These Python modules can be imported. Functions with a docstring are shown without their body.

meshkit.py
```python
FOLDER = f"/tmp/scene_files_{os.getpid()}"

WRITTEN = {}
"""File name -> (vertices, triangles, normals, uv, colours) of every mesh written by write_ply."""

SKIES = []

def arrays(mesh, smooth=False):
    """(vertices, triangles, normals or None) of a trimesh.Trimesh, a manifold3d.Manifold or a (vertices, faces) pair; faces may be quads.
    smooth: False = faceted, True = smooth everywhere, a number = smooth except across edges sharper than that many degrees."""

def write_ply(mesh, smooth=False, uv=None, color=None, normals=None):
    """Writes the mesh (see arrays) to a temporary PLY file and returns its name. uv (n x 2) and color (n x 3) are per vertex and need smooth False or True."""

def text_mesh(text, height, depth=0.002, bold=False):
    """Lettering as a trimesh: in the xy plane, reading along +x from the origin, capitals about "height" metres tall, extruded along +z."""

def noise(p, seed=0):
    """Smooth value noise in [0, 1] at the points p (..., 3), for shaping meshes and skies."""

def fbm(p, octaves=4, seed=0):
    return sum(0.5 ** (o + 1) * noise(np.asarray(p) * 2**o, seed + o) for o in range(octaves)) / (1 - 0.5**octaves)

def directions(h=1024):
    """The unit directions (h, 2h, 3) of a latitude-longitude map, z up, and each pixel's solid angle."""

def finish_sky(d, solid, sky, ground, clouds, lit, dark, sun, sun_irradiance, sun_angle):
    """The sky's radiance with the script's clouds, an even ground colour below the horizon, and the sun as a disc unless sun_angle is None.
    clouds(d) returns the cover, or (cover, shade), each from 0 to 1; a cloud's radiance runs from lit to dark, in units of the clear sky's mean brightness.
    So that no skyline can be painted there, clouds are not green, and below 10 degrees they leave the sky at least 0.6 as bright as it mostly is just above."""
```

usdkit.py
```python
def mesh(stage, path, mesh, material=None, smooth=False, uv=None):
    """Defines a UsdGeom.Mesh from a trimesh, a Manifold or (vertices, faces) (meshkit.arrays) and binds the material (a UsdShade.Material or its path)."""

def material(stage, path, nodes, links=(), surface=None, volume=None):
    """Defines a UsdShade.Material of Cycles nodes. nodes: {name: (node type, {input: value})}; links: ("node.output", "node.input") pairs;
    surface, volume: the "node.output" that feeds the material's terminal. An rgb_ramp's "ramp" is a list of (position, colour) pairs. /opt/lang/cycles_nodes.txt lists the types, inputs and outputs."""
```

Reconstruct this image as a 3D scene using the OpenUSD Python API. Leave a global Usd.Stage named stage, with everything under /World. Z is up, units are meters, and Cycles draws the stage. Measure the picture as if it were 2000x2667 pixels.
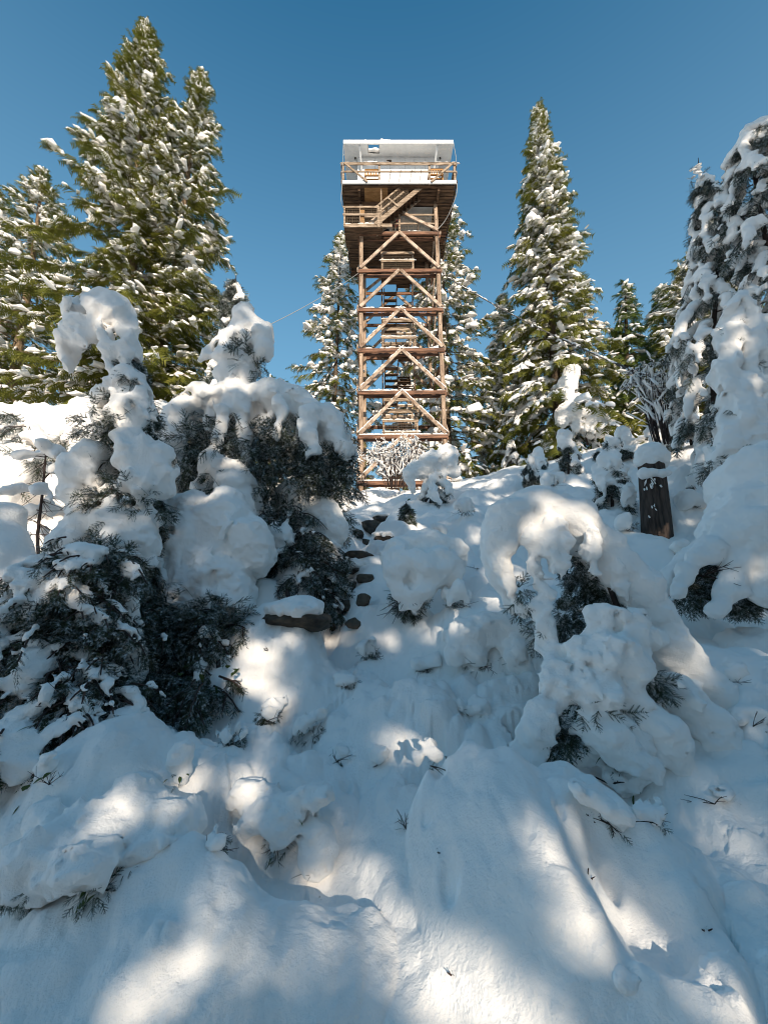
import math, time
import numpy as np, trimesh, usdkit, meshkit
from scipy.ndimage import gaussian_filter
from pxr import Usd, UsdGeom, UsdLux, UsdShade, Gf, Sdf, Vt
T0 = time.time()
stage = Usd.Stage.CreateInMemory()
UsdGeom.SetStageUpAxis(stage, 'Z'); UsdGeom.SetStageMetersPerUnit(stage, 1.0)
UsdGeom.Xform.Define(stage, '/World'); UsdGeom.Scope.Define(stage, '/World/Looks')

# ------------------------------------------------------------------ camera, sky, sun, exposure
PITCH, ROLL, FOC = math.radians(10.165), 0.0097, 1000.0      # the lens spans 90 degrees over the 2000 pixels of the photograph's width
cam = UsdGeom.Camera.Define(stage, '/World/camera')
cam.CreateHorizontalApertureAttr(36.0); cam.CreateVerticalApertureAttr(36.0 * 1024 / 767); cam.CreateFocalLengthAttr(18.0)
cam.CreateClippingRangeAttr(Gf.Vec2f(0.05, 2000))
cam.AddTranslateOp().Set(Gf.Vec3d(0, 0, 0)); cam.AddRotateXOp().Set(90 + math.degrees(PITCH)); cam.AddRotateZOp().Set(-math.degrees(ROLL))
EXPOSURE = 0.42
cam.CreateExposureAttr(EXPOSURE)

SUN_AZ, SUN_EL = math.radians(13), math.radians(21)          # behind the camera, a little to the right
SUN = np.array([math.sin(SUN_AZ) * math.cos(SUN_EL), -math.cos(SUN_AZ) * math.cos(SUN_EL), math.sin(SUN_EL)])
sky = UsdLux.DomeLight.Define(stage, '/World/sky')
skym = usdkit.material(stage, '/World/Looks/sky_air', {
    'h': ('hsv', {'hue': 0.483, 'saturation': 1.36, 'value': 1.0, 'fac': 1.0}), 's': ('sky_texture', {'sky_type': 'single_scattering', 'sun_disc': False, 'sun_elevation': SUN_EL, 'sun_rotation': math.atan2(SUN[0], SUN[1]), 'altitude': 500.0, 'air_density': 1.0, 'aerosol_density': 0.8, 'ozone_density': 1.0}),
    't': ('texture_coordinate', {}), 'x': ('separate_xyz', {}), 'f': ('map_range', {'range_type': 'linear', 'clamp': True, 'from_min': 0.90, 'from_max': 0.25, 'to_min': 0.0, 'to_max': 0.85}), 'm': ('mix_color', {'blend_type': 'mix', 'b': (1.25, 2.25, 3.1), 'use_clamp': True, 'use_clamp_result': False}),
    'b': ('background_shader', {'strength': 0.148})}, [('s.color', 'h.color'), ('h.color', 'm.a'), ('t.generated', 'x.vector'), ('x.z', 'f.value'), ('f.result', 'm.fac'), ('m.result', 'b.color')], surface='b.background')
UsdShade.MaterialBindingAPI.Apply(sky.GetPrim()).Bind(skym)
sky.GetPrim().SetCustomDataByKey('kind', 'structure'); sky.GetPrim().SetCustomDataByKey('label', 'deep clear blue winter sky')
sun = UsdLux.DistantLight.Define(stage, '/World/sun')
sun.CreateIntensityAttr(1.02); sun.CreateAngleAttr(0.55); sun.CreateNormalizeAttr(True); sun.CreateColorAttr(Gf.Vec3f(1.0, 0.885, 0.73))
_b = math.degrees(math.asin(SUN[2])); 
sun.AddRotateZOp().Set(math.degrees(math.atan2(SUN[0], -SUN[1]))); sun.AddRotateXOp().Set(90 - _b)

# ------------------------------------------------------------------ helpers
def U(px, py):
    "direction (per metre of depth along the lens axis) through a pixel of the 2000 x 2667 photograph"
    a, b = px - 1000.0, 1333.5 - py
    c, s = math.cos(ROLL), math.sin(ROLL)
    u, v = (a * c + b * s) / FOC, (-a * s + b * c) / FOC
    return np.array([u, math.cos(PITCH) - v * math.sin(PITCH), math.sin(PITCH) + v * math.cos(PITCH)])
def at(px, py, Y):
    d = U(px, py); return d * (Y / d[1])
def mpp(Y, py=1333):
    "metres per photograph pixel at forward distance Y"
    return Y / U(1000, py)[1] / FOC
_names = {}
def numbered(parent, name):
    k = (parent, name); n = _names.get(k, 0); _names[k] = n + 1
    return name if n == 0 else f'{name}_{n:03d}'
def tag(p, label=None, cat=None, group=None, kind=None):
    p = p.GetPrim() if hasattr(p, 'GetPrim') else p
    for k, v in (('label', label), ('category', cat), ('group', group), ('kind', kind)):
        if v: p.SetCustomDataByKey(k, v)
    return p
def path_of(parent): return '/World' if parent is None else str(parent.GetPath())
def obj(name, mesh, mat, parent=None, smooth=False, label=None, kind=None):
    pp = path_of(parent)
    m = usdkit.mesh(stage, pp + '/' + numbered(pp, name), mesh, MAT[mat], smooth=smooth)
    return tag(m, label=label, kind=kind)
GROUPS = {'conifer': 'tall conifers round the clearing', 'cedar': 'green cedars at the right', 'rock': 'dark rocks along the trail', 'wooden_bench': 'benches on the catwalk', 'guy_cable': 'guy cables of the tower', 'buried_shrub': 'snow-buried shrubs on the slope', 'buried_sapling': 'snow-laden saplings on the right slope', 'buried_twig': 'twigs poking through the snow', 'bare_shrub': 'bare twiggy shrubs', 'buried_bush': 'bushes buried in snow', 'hemlock_sapling': 'bowed snow-laden saplings', 'snowy_conifer': 'shaded snowy conifers at the right edge', 'evergreen_shrub': 'dark evergreen shrubs on the left'}
def thing(name, label, cat, loc=(0, 0, 0), rotz=0.0, group=None, kind=None):
    group = group or GROUPS.get(name)
    x = UsdGeom.Xform.Define(stage, '/World/' + numbered('/World', name))
    x.AddTranslateOp().Set(Gf.Vec3d(*map(float, loc)))
    if rotz: x.AddRotateZOp().Set(math.degrees(rotz))
    return tag(x, label, cat, group, kind)
def empty(parent, name, label=None):
    pp = path_of(parent); return tag(UsdGeom.Xform.Define(stage, pp + '/' + numbered(pp, name)), label)
def norm(v):
    v = np.asarray(v, float); return v / np.maximum(np.linalg.norm(v, axis=-1, keepdims=True), 1e-12)
def cat(ms):
    "joins (v, f) pairs"
    ms = [m for m in ms if m is not None and len(m[0])]
    if not ms: return np.zeros((0, 3)), np.zeros((0, 3), int)
    n, fs = 0, []
    for v, f in ms: fs.append(np.asarray(f) + n); n += len(v)
    return np.vstack([m[0] for m in ms]), np.vstack(fs)
BOXF = np.array([[0,2,1],[0,3,2],[4,5,6],[4,6,7],[0,1,5],[0,5,4],[1,2,6],[1,6,5],[2,3,7],[2,7,6],[3,0,4],[3,4,7]])
def box(lo, hi):
    (a, b, c), (d, e, f) = lo, hi
    return np.array([[a,b,c],[d,b,c],[d,e,c],[a,e,c],[a,b,f],[d,b,f],[d,e,f],[a,e,f]], float), BOXF
def bar(p0, p1, w, h, up=(0, 0, 1), cham=0.0):
    "timber from p0 to p1, w across and h along 'up'; with cham its long edges are chamfered"
    p0, p1 = np.asarray(p0, float), np.asarray(p1, float); t = norm(p1 - p0)
    s = np.cross(t, np.asarray(up, float)); s = norm(s if np.linalg.norm(s) > 1e-6 else np.cross(t, [1, 0, 0])); u = np.cross(s, t)
    if cham <= 0: q = [(-w/2, -h/2), (w/2, -h/2), (w/2, h/2), (-w/2, h/2)]
    else:
        a, b, c = w / 2, h / 2, cham
        q = [(-a+c,-b),(a-c,-b),(a,-b+c),(a,b-c),(a-c,b),(-a+c,b),(-a,b-c),(-a,-b+c)]
    n = len(q); v = np.array([p + x * s + y * u for p in (p0, p1) for x, y in q]); f = []
    for i in range(n):
        j = (i + 1) % n; f += [[i, j, n + j], [i, n + j, n + i]]
    for i in range(1, n - 1): f += [[0, i + 1, i], [n, n + i, n + i + 1]]
    return v, np.array(f)[:, ::-1]
def tube(pts, r, sides=5):
    p = np.asarray(pts, float); r = np.broadcast_to(np.asarray(r, float), (len(p),))
    t = norm(np.gradient(p, axis=0)); a = np.cross(t, np.where(np.abs(t[:, 2:]) < .9, [0, 0, 1.], [1., 0, 0])); a = norm(a); b = np.cross(t, a)
    ang = np.arange(sides) * 2 * np.pi / sides
    v = p[:, None] + r[:, None, None] * (np.cos(ang)[None, :, None] * a[:, None] + np.sin(ang)[None, :, None] * b[:, None])
    i, j = np.meshgrid(np.arange(len(p) - 1), np.arange(sides), indexing='ij')
    q = np.stack([i * sides + j, i * sides + (j + 1) % sides, (i + 1) * sides + (j + 1) % sides, (i + 1) * sides + j], -1).reshape(-1, 4)
    v = v.reshape(-1, 3); n = len(v); v = np.vstack([v, p[:1], p[-1:]]); e = (len(p) - 1) * sides
    caps = [[n, (k + 1) % sides, k] for k in range(sides)] + [[n + 1, e + k, e + (k + 1) % sides] for k in range(sides)]
    return v, np.vstack([q[:, [0, 1, 2]], q[:, [0, 2, 3]], caps])
def curve(pts, n=12):
    "smooth polyline through control points (any number of columns)"
    p = np.asarray(pts, float); m = len(p)
    if m < 3: return p[0] + (p[-1] - p[0]) * np.linspace(0, 1, n)[:, None]
    q = np.vstack([2 * p[0] - p[1], p, 2 * p[-1] - p[-2]]); t = np.linspace(0, m - 1, n); i = np.minimum(t.astype(int), m - 2); x = (t - i)[:, None]
    a, b, c, d = q[i], q[i + 1], q[i + 2], q[i + 3]
    return .5 * (2 * b + (c - a) * x + (2 * a - 5 * b + 4 * c - d) * x**2 + (3 * b - a - 3 * c + d) * x**3)
def instance(tv, tf, P, D, Up, S, W=None):
    "copies of a template (x along D, y across, z along up) at P, as one (v, f)"
    P, D, Up = np.asarray(P, float), norm(D), np.asarray(Up, float); S = np.broadcast_to(np.asarray(S, float), (len(P),)); W = S if W is None else np.broadcast_to(np.asarray(W, float), (len(P),))
    sd = norm(np.cross(Up, D)); up = np.cross(D, sd)
    tv = np.asarray(tv, float)
    if tv.ndim == 2: tv = np.broadcast_to(tv, (len(P),) + tv.shape)
    v = P[:, None] + S[:, None, None] * tv[:, :, :1] * D[:, None] + W[:, None, None] * (tv[:, :, 1:2] * sd[:, None] + tv[:, :, 2:] * up[:, None])
    m = tv.shape[1]; f = (np.asarray(tf)[None] + (np.arange(len(P)) * m)[:, None, None]).reshape(-1, 3)
    return v.reshape(-1, 3), f

# implicit snow: capsules joined by a soft union, meshed by surface nets
def surface_nets(F, o, h):
    s = F < 0; nx, ny, nz = F.shape
    c = np.zeros((nx-1, ny-1, nz-1), np.int8)
    for a in (0, 1):
        for b in (0, 1):
            for d in (0, 1): c += s[a:nx-1+a, b:ny-1+b, d:nz-1+d]
    idx = np.argwhere((c > 0) & (c < 8)); 
    if not len(idx): return np.zeros((0, 3)), np.zeros((0, 3), int)
    i, j, k = idx.T; acc = np.zeros((len(idx), 3)); cnt = np.zeros(len(idx))
    cor = [(a, b, d) for a in (0, 1) for b in (0, 1) for d in (0, 1)]; val = {q: F[i+q[0], j+q[1], k+q[2]] for q in cor}
    for q in cor:
        for ax in range(3):
            if q[ax] == 0:
                r = list(q); r[ax] = 1; fa, fb = val[q], val[tuple(r)]; m = (fa < 0) != (fb < 0)
                t = np.where(m, fa / np.where(m, fa - fb, 1), 0); p = np.tile(np.array(q, float), (len(idx), 1)); p[:, ax] = t
                acc += p * m[:, None]; cnt += m
    V = (idx + acc / cnt[:, None]) * h + o
    g = np.full(c.shape, -1, np.int64); g[i, j, k] = np.arange(len(idx)); Q = []
    for ax in range(3):
        a0 = [slice(None)] * 3; a1 = [slice(None)] * 3; a0[ax] = slice(0, -1); a1[ax] = slice(1, None)
        sa, sb = s[tuple(a0)], s[tuple(a1)]; e = np.argwhere(sa != sb); b1, b2 = [(1, 2), (2, 0), (0, 1)][ax]
        ok = (e[:, b1] > 0) & (e[:, b2] > 0) & (e[:, b1] < g.shape[b1]) & (e[:, b2] < g.shape[b2]) & (e[:, ax] < g.shape[ax]); e = e[ok]
        flip = ~sa[tuple(e.T)]; cs = []
        for d1, d2 in ((0, 0), (-1, 0), (-1, -1), (0, -1)):
            w = e.copy(); w[:, b1] += d1; w[:, b2] += d2; cs.append(g[tuple(w.T)])
        q = np.stack(cs, 1); q[flip] = q[flip][:, ::-1]; Q.append(q)
    Q = np.vstack(Q); Q = Q[(Q >= 0).all(1)]
    return V, np.vstack([Q[:, [0, 1, 2]], Q[:, [0, 2, 3]]])
class Snow:
    def __init__(s, k=28.0): s.k, s.c = k, []
    def cap(s, p, q, r0, r1=None): s.c.append((np.asarray(p, float), np.asarray(q, float), r0, r0 if r1 is None else r1))
    def ball(s, p, r): s.cap(p, p, r)
    def chain(s, pts, r):
        for a, b, x, y in zip(pts[:-1], pts[1:], r[:-1], r[1:]): s.cap(a, b, float(x), float(y))
    def mesh(s, h=.03, lumps=.035, lf=7.0, fine=.012, ff=22.0, seed=0, cav=0.0, cf=4.0, ct=.57):
        P = np.array([c[0] for c in s.c] + [c[1] for c in s.c]); R = max(max(c[2], c[3]) for c in s.c) + .12
        o = P.min(0) - R; n = np.ceil((P.max(0) + R - o) / h).astype(int) + 2
        F = np.full(n, .30, np.float32); cut = .12
        for p, q, r0, r1 in s.c:
            m = max(r0, r1) + cut; lo = np.maximum(np.floor((np.minimum(p, q) - m - o) / h).astype(int), 0); hi = np.minimum(np.ceil((np.maximum(p, q) + m - o) / h).astype(int) + 1, n)
            ax = [(np.arange(lo[t], hi[t]) * h + o[t] - p[t]).astype(np.float32) for t in range(3)]; X, Y, Z = ax[0][:, None, None], ax[1][None, :, None], ax[2][None, None, :]
            d = (q - p).astype(np.float32); L2 = float(d @ d)
            if L2 > 1e-9:
                t = np.clip((X * d[0] + Y * d[1] + Z * d[2]) / L2, 0, 1); D = np.sqrt((X - t*d[0])**2 + (Y - t*d[1])**2 + (Z - t*d[2])**2) - (r0 + (r1 - r0) * t)
            else: D = np.sqrt(X**2 + Y**2 + Z**2) - r0
            B = F[lo[0]:hi[0], lo[1]:hi[1], lo[2]:hi[2]]; np.minimum(B, D, out=B)
        F = gaussian_filter(np.minimum(F, cut), .75 / s.k / h, truncate=3.0) - .004
        near = np.argwhere(np.abs(F) < lumps + fine + 2 * h); w = near * h + o
        nz = lumps * 2 * (meshkit.noise(w * lf, seed) - .5) + lumps * (meshkit.noise(w * lf * 2.1 + 9.1, seed + 1) - .5) + fine * 2 * (meshkit.noise(w * ff, seed + 2) - .5)
        F[tuple(near.T)] += nz.astype(np.float32)
        if cav:        # hollows, longer than they are wide, through which the needles show
            near = np.argwhere(np.abs(F) < cav + 2 * h); w = near * h + o
            F[tuple(near.T)] += (cav * s.hollow(w, cf, ct, seed)).astype(np.float32)
        s.F, s.o, s.h, s.cv = F, o, h, (cav, cf, ct, seed)
        return surface_nets(F, o, h)
    @staticmethod
    def hollow(w, cf, ct, seed): return np.clip((meshkit.fbm(w * [cf, cf, cf * .45], 2, seed + 50) - ct) / .07, 0, 1)
    def at(s, P):
        q = (P - s.o) / s.h; i = np.clip(np.round(q).astype(int), 1, np.array(s.F.shape) - 2); a, b, c = i.T
        out = ((q < 1) | (q > np.array(s.F.shape) - 2)).any(1)
        return np.where(out, .2, s.F[a, b, c]), np.where(out, -1., (s.F[a, b, c + 1] - s.F[a, b, c - 1]) / (2 * s.h))

# ------------------------------------------------------------------ materials
MAT = {}
def mk(name, nodes, links, surface): MAT[name] = usdkit.material(stage, '/World/Looks/' + name, nodes, links, surface=surface)
mk('snow', {'g': ('geometry', {}), 'n': ('noise_texture', {'scale': 75.0, 'detail': 4.0, 'roughness': 0.7}), 'n2': ('noise_texture', {'scale': 14.0, 'detail': 5.0, 'roughness': 0.62}),
            'a': ('math', {'math_type': 'multiply_add', 'value2': 0.42}), 'b': ('bump', {'strength': 0.75, 'distance': 0.022}),
            'p': ('principled_bsdf', {'base_color': (.95, .91, .87), 'roughness': 0.55, 'specular_ior_level': 0.25, 'diffuse_roughness': 0.4})},
   [('g.position', 'n.vector'), ('g.position', 'n2.vector'), ('n.fac', 'a.value1'), ('n2.fac', 'a.value3'), ('a.value', 'b.height'), ('b.normal', 'p.normal')], 'p.BSDF')
def leafy(name, c0, c1, c2, trans, scale=1.5):
    mk(name, {'g': ('geometry', {}), 'n': ('noise_texture', {'scale': scale, 'detail': 5.0, 'roughness': 0.7}), 'r': ('rgb_ramp', {'ramp': [(.3, c0), (.55, c1), (.75, c2)]}),
              'd': ('principled_bsdf', {'roughness': 0.6, 'specular_ior_level': 0.3}), 't': ('translucent_bsdf', {}), 'm': ('mix_closure', {'fac': trans})},
       [('g.position', 'n.vector'), ('n.fac', 'r.fac'), ('r.color', 'd.base_color'), ('r.color', 't.color'), ('d.BSDF', 'm.closure1'), ('t.BSDF', 'm.closure2')], 'm.closure')
leafy('needles_sun', (.085, .10, .014), (.18, .18, .027), (.29, .245, .05), .30)
leafy('needles_cedar', (.06, .085, .014), (.11, .15, .025), (.17, .19, .04), .35)
mk('needles_dark', {'g': ('geometry', {}), 'n': ('noise_texture', {'scale': 26.0, 'detail': 5.0, 'roughness': 0.7}), 'r': ('rgb_ramp', {'ramp': [(.3, (.018, .026, .012)), (.48, (.036, .048, .022)), (.53, (.12, .135, .12)), (.62, (.58, .60, .61))]}),
    'd': ('principled_bsdf', {'roughness': 0.65, 'specular_ior_level': 0.25}), 't': ('translucent_bsdf', {}), 'm': ('mix_closure', {'fac': 0.15})},
   [('g.position', 'n.vector'), ('n.fac', 'r.fac'), ('r.color', 'd.base_color'), ('r.color', 't.color'), ('d.BSDF', 'm.closure1'), ('t.BSDF', 'm.closure2')], 'm.closure')
leafy('leaf_green', (.04, .07, .015), (.07, .10, .025), (.10, .12, .04), .25, 8.0)
def rough(name, c0, c1, scale, st=(1, 1, 1), rg=.8, bump=.5, dist=.01):
    mk(name, {'g': ('texture_coordinate', {}), 'm': ('mapping', {'mapping_type': 'point', 'scale': st}), 'n': ('noise_texture', {'scale': scale, 'detail': 6.0, 'roughness': 0.65}), 'r': ('rgb_ramp', {'ramp': [(.38, c0), (.60, c1)]}),
              'b': ('bump', {'strength': bump, 'distance': dist}), 'p': ('principled_bsdf', {'roughness': rg, 'specular_ior_level': 0.3})},
       [('g.object', 'm.vector'), ('m.vector', 'n.vector'), ('n.fac', 'r.fac'), ('r.color', 'p.base_color'), ('n.fac', 'b.height'), ('b.normal', 'p.normal')], 'p.BSDF')
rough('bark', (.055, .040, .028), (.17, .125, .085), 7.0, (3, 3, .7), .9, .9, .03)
rough('bark_lit', (.10, .070, .042), (.30, .21, .13), 7.0, (3, 3, .7), .9, .9, .03)  # paler copy of bark, sunlight put into the colour
rough('twig', (.025, .016, .014), (.07, .045, .038), 20.0)
rough('wood_post', (.15, .088, .05), (.50, .36, .255), 3.0, (4, 4, .35), .75, .4)
rough('wood_beam', (.055, .025, .015), (.28, .135, .075), 3.2, (.4, 4, 4), .7, .4)
rough('wood_brace', (.21, .13, .08), (.58, .445, .34), 3.0, (1, 4, 1), .75, .4)
rough('wood_rail', (.13, .085, .05), (.46, .34, .24), 4.0, (.5, 4, 3), .8, .4)
rough('wood_dark', (.035, .020, .012), (.17, .10, .058), 3.5, (.4, 3, 3), .85, .4)
rough('plywood', (.30, .15, .055), (.48, .27, .11), 2.5, (1, 3, 1), .7, .2)
rough('bench_wood', (.38, .17, .045), (.55, .28, .09), 5.0, (1, 2, 4), .6, .2)
rough('white_paint_and_glare', (.76, .76, .75), (.84, .84, .83), 4.0, (1, 1, 1), .55, .1)  # real paint on the cab; painted sun glare on the front deck fascia
rough('grey_panel', (.36, .35, .33), (.44, .43, .41), 2.0, (1, 1, 1), .6, .1)
rough('rust_wire', (.16, .11, .07), (.30, .23, .16), 30.0)
rough('cable', (.26, .25, .24), (.38, .37, .35), 30.0)
rough('cable_dark', (.06, .055, .05), (.16, .14, .13), 30.0)
rough('bolt', (.03, .03, .03), (.08, .07, .06), 30.0)
rough('stump_wood', (.03, .021, .017), (.09, .062, .049), 5.0, (5, 5, .5), .85, .8, .02)
rough('rock', (.030, .024, .020), (.11, .085, .062), 4.0, (1, 1, 1), .85, .9, .03)
rough('soil', (.030, .020, .013), (.085, .052, .030), 9.0, (1, 1, 1), .95, .9, .03)
rough('red_cloth', (.42, .03, .03), (.55, .05, .045), 12.0, bump=.2)
rough('blue_cloth', (.03, .06, .30), (.05, .10, .42), 12.0, bump=.2)
rough('dark_cloth', (.015, .015, .018), (.03, .03, .034), 12.0, bump=.2)
rough('skin', (.45, .27, .19), (.52, .33, .24), 12.0, bump=.1)

# ------------------------------------------------------------------ the ground: one sheet of snow over the hill
sp = lambda t, k=1.0: np.logaddexp(0, np.asarray(t, float) * k) / k
def base(x, y):
    yy = 18.3 - sp(18.3 - y, 1.1); yy = -9 + sp(yy + 9, .6)
    z = -1.78 + .338 * yy - .16 * sp(y - 29, .5)
    z = z - .24 / (1 + np.exp((y - 7.5) * .8))
    far = 1 / (1 + np.exp(-(y - 6.5) * .9))
    z = z + .24 * sp(x - 1.6, 1.5) * far * (1 / (1 + np.exp((y - 26) * .4))) + .10 * sp(-x - 2.2, 1.5)
    return z
def ray_hit(px, py, fn, lo=.5, hi=60.0):
    t = np.geomspace(lo, hi, 900); d = U(px, py); P = d[None] * (t / d[1])[:, None]; g = P[:, 2] - fn(P[:, 0], P[:, 1])
    i = int(np.argmax(g < 0)) or 899
    a, b = t[i-1], t[i]; ga, gb = g[i-1], g[i]; y = a + (b - a) * ga / (ga - gb + 1e-9); return d * (y / d[1])
# mounds: (pixel of the top edge x, y, forward distance, half width px, world height above the slope, forward length factor)
MOUNDS = []
def mound(px, py, rx, hgt, fy=1.0, Y=None, p=2.2):
    q = ray_hit(px, py, base) if Y is None else at(px, py, Y); MOUNDS.append((q[0], q[1], rx * mpp(q[1]), rx * mpp(q[1]) * fy, hgt * (.8 if q[1] < 2.6 else 1.0 if q[1] < 5 else .8), p))
for m in [(1430, 2450, 330, .56, 1.0), (1270, 2650, 190, .16, .8), (1640, 2420, 190, .26, 1.0), (430, 2640, 380, .42, .75), (700, 2560, 230, .28, .9), (1820, 2560, 240, .12, .9), (980, 2560, 120, .08, 1.3), (150, 2480, 180, .16, .8),
          (300, 2110, 230, .38, .9), (150, 2200, 150, .25, .9), (480, 2140, 150, .20, .9), (690, 2150, 110, .15, 1.),
          (660, 1990, 110, .14, 1.2), (800, 2080, 120, .10, 1.), (560, 2060, 70, .10, 1.),
          (1290, 1690, 170, .32, .9), (1060, 1900, 120, .16, .9), (1150, 1960, 80, .18, 1.), (930, 1830, 120, .14, 1.1), (780, 1760, 110, .22, 1.), (690, 1740, 90, .22, 1.), (630, 1650, 100, .22, 1.),
          (1120, 1490, 115, .50, .9), (1020, 1640, 90, .18, 1.), (930, 1640, 60, .18, 1.), (1230, 1560, 110, .20, 1.), (1310, 1500, 70, .2, 1.),
          (1130, 1310, 110, .25, 1.), (1250, 1290, 100, .30, 1.), (1000, 1400, 60, .3, 1.), (1200, 1400, 100, .22, 1.), (1330, 1370, 90, .22, 1.), (1490, 1290, 90, .3, 1.), (1580, 1350, 80, .25, 1.),
          (1720, 1470, 110, .20, 1.), (1780, 1350, 90, .3, 1.), (1820, 1260, 70, .3, 1.), (1900, 1880, 140, .10, 1.), (1960, 2050, 160, .12, 1.), (1980, 1700, 90, .2, 1.),
          (880, 1310, 70, .3, 1.), (950, 1290, 50, .25, 1.), (830, 1430, 60, .35, 1.), (890, 1375, 40, .25, 1.), (780, 1590, 80, .30, .8), (860, 1560, 60, .25, .8),
          (330, 1880, 80, .22, 1.), (260, 1930, 80, .15, 1.), (600, 1800, 100, .2, 1.),
          (100, 1180, 120, .9, 1.), (220, 1160, 80, .8, 1.), (30, 1280, 90, .8, 1.), (20, 1500, 70, .5, 1.), (60, 1720, 90, .3, 1.), (30, 2000, 90, .3, 1.)]:
    mound(*m)
MOUNDS = np.array(MOUNDS)
# hollows: under bushes, beside stems, and dimples over buried twigs (pixel x, y, radius in pixels, depth in metres)
PITS = []
for px, py, rx, dp in [(480,1730,120,.34), (570,1690,60,.20), (400,1790,70,.18), (1830,1560,75,.30), (1960,1540,60,.25), (1275,1742,80,.14), (1060,1590,45,.22), (1150,1992,34,.10), (800,1918,42,.07), (1592,2150,28,.08), (1590,2015,40,.10), (1705,2650,120,.16), (1590,2480,30,.10), (255,2330,60,.10), (365,2260,50,.07), (60,2345,70,.10), (735,2225,50,.08), (1700,1395,50,.14),
                       (1150,2210,20,.055), (1530,2275,22,.07), (1540,2120,14,.05), (1180,2525,24,.07), (1835,2410,16,.035), (1120,2330,18,.05), (1390,1990,20,.06), (920,1820,16,.05), (830,2340,12,.03), (1320,1590,20,.12), (1240,1480,18,.14), (1420,1770,18,.07), (700,1690,16,.07), (1650,1880,26,.07), (1770,1890,30,.08), (1900,1990,30,.07), (1010,1830,14,.04), (1180,2000,12,.05), (900,2060,14,.04), (1480,2440,14,.04), (640,2230,16,.04), (250,2440,16,.04), (1870,1650,24,.1), (1720,1590,20,.08), (1380,1600,18,.08)]:
    q = ray_hit(px, py, base); m = q[1] / U(px, py)[1] / FOC; PITS.append((q[0], q[1] , rx * m, dp))
PITS = np.array(PITS)
_r = np.random.default_rng(5)
_P = np.stack([_r.uniform(-14, 16, 2600), _r.uniform(.8, 27, 2600)], 1); _PR = _r.uniform(.25, .75, 2600); _PH = _r.uniform(.04, .22, 2600) * (_PR / .5)
from scipy.spatial import cKDTree
_T = cKDTree(_P)
GUL = np.array([(-.38, 1.2), (-.25, 2.4), (-.42, 3.4), (-.62, 4.6), (-.70, 5.6), (-.55, 7.0), (-.35, 9.0), (.0, 11.0), (.2, 13.0)])
def gully(x, y):
    cx = np.interp(y, GUL[:, 1], GUL[:, 0]) + .07 * np.sin(y * 5.0); w = np.interp(y, [3, 4, 6, 9, 12], [.14, .22, .24, .30, .3])
    on = np.clip((y - 3.0) / 1.2, 0, 1) * np.clip((12.5 - y) / 2, 0, 1)
    return np.exp(-np.abs((x - cx) / w) ** 3) * on
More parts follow.
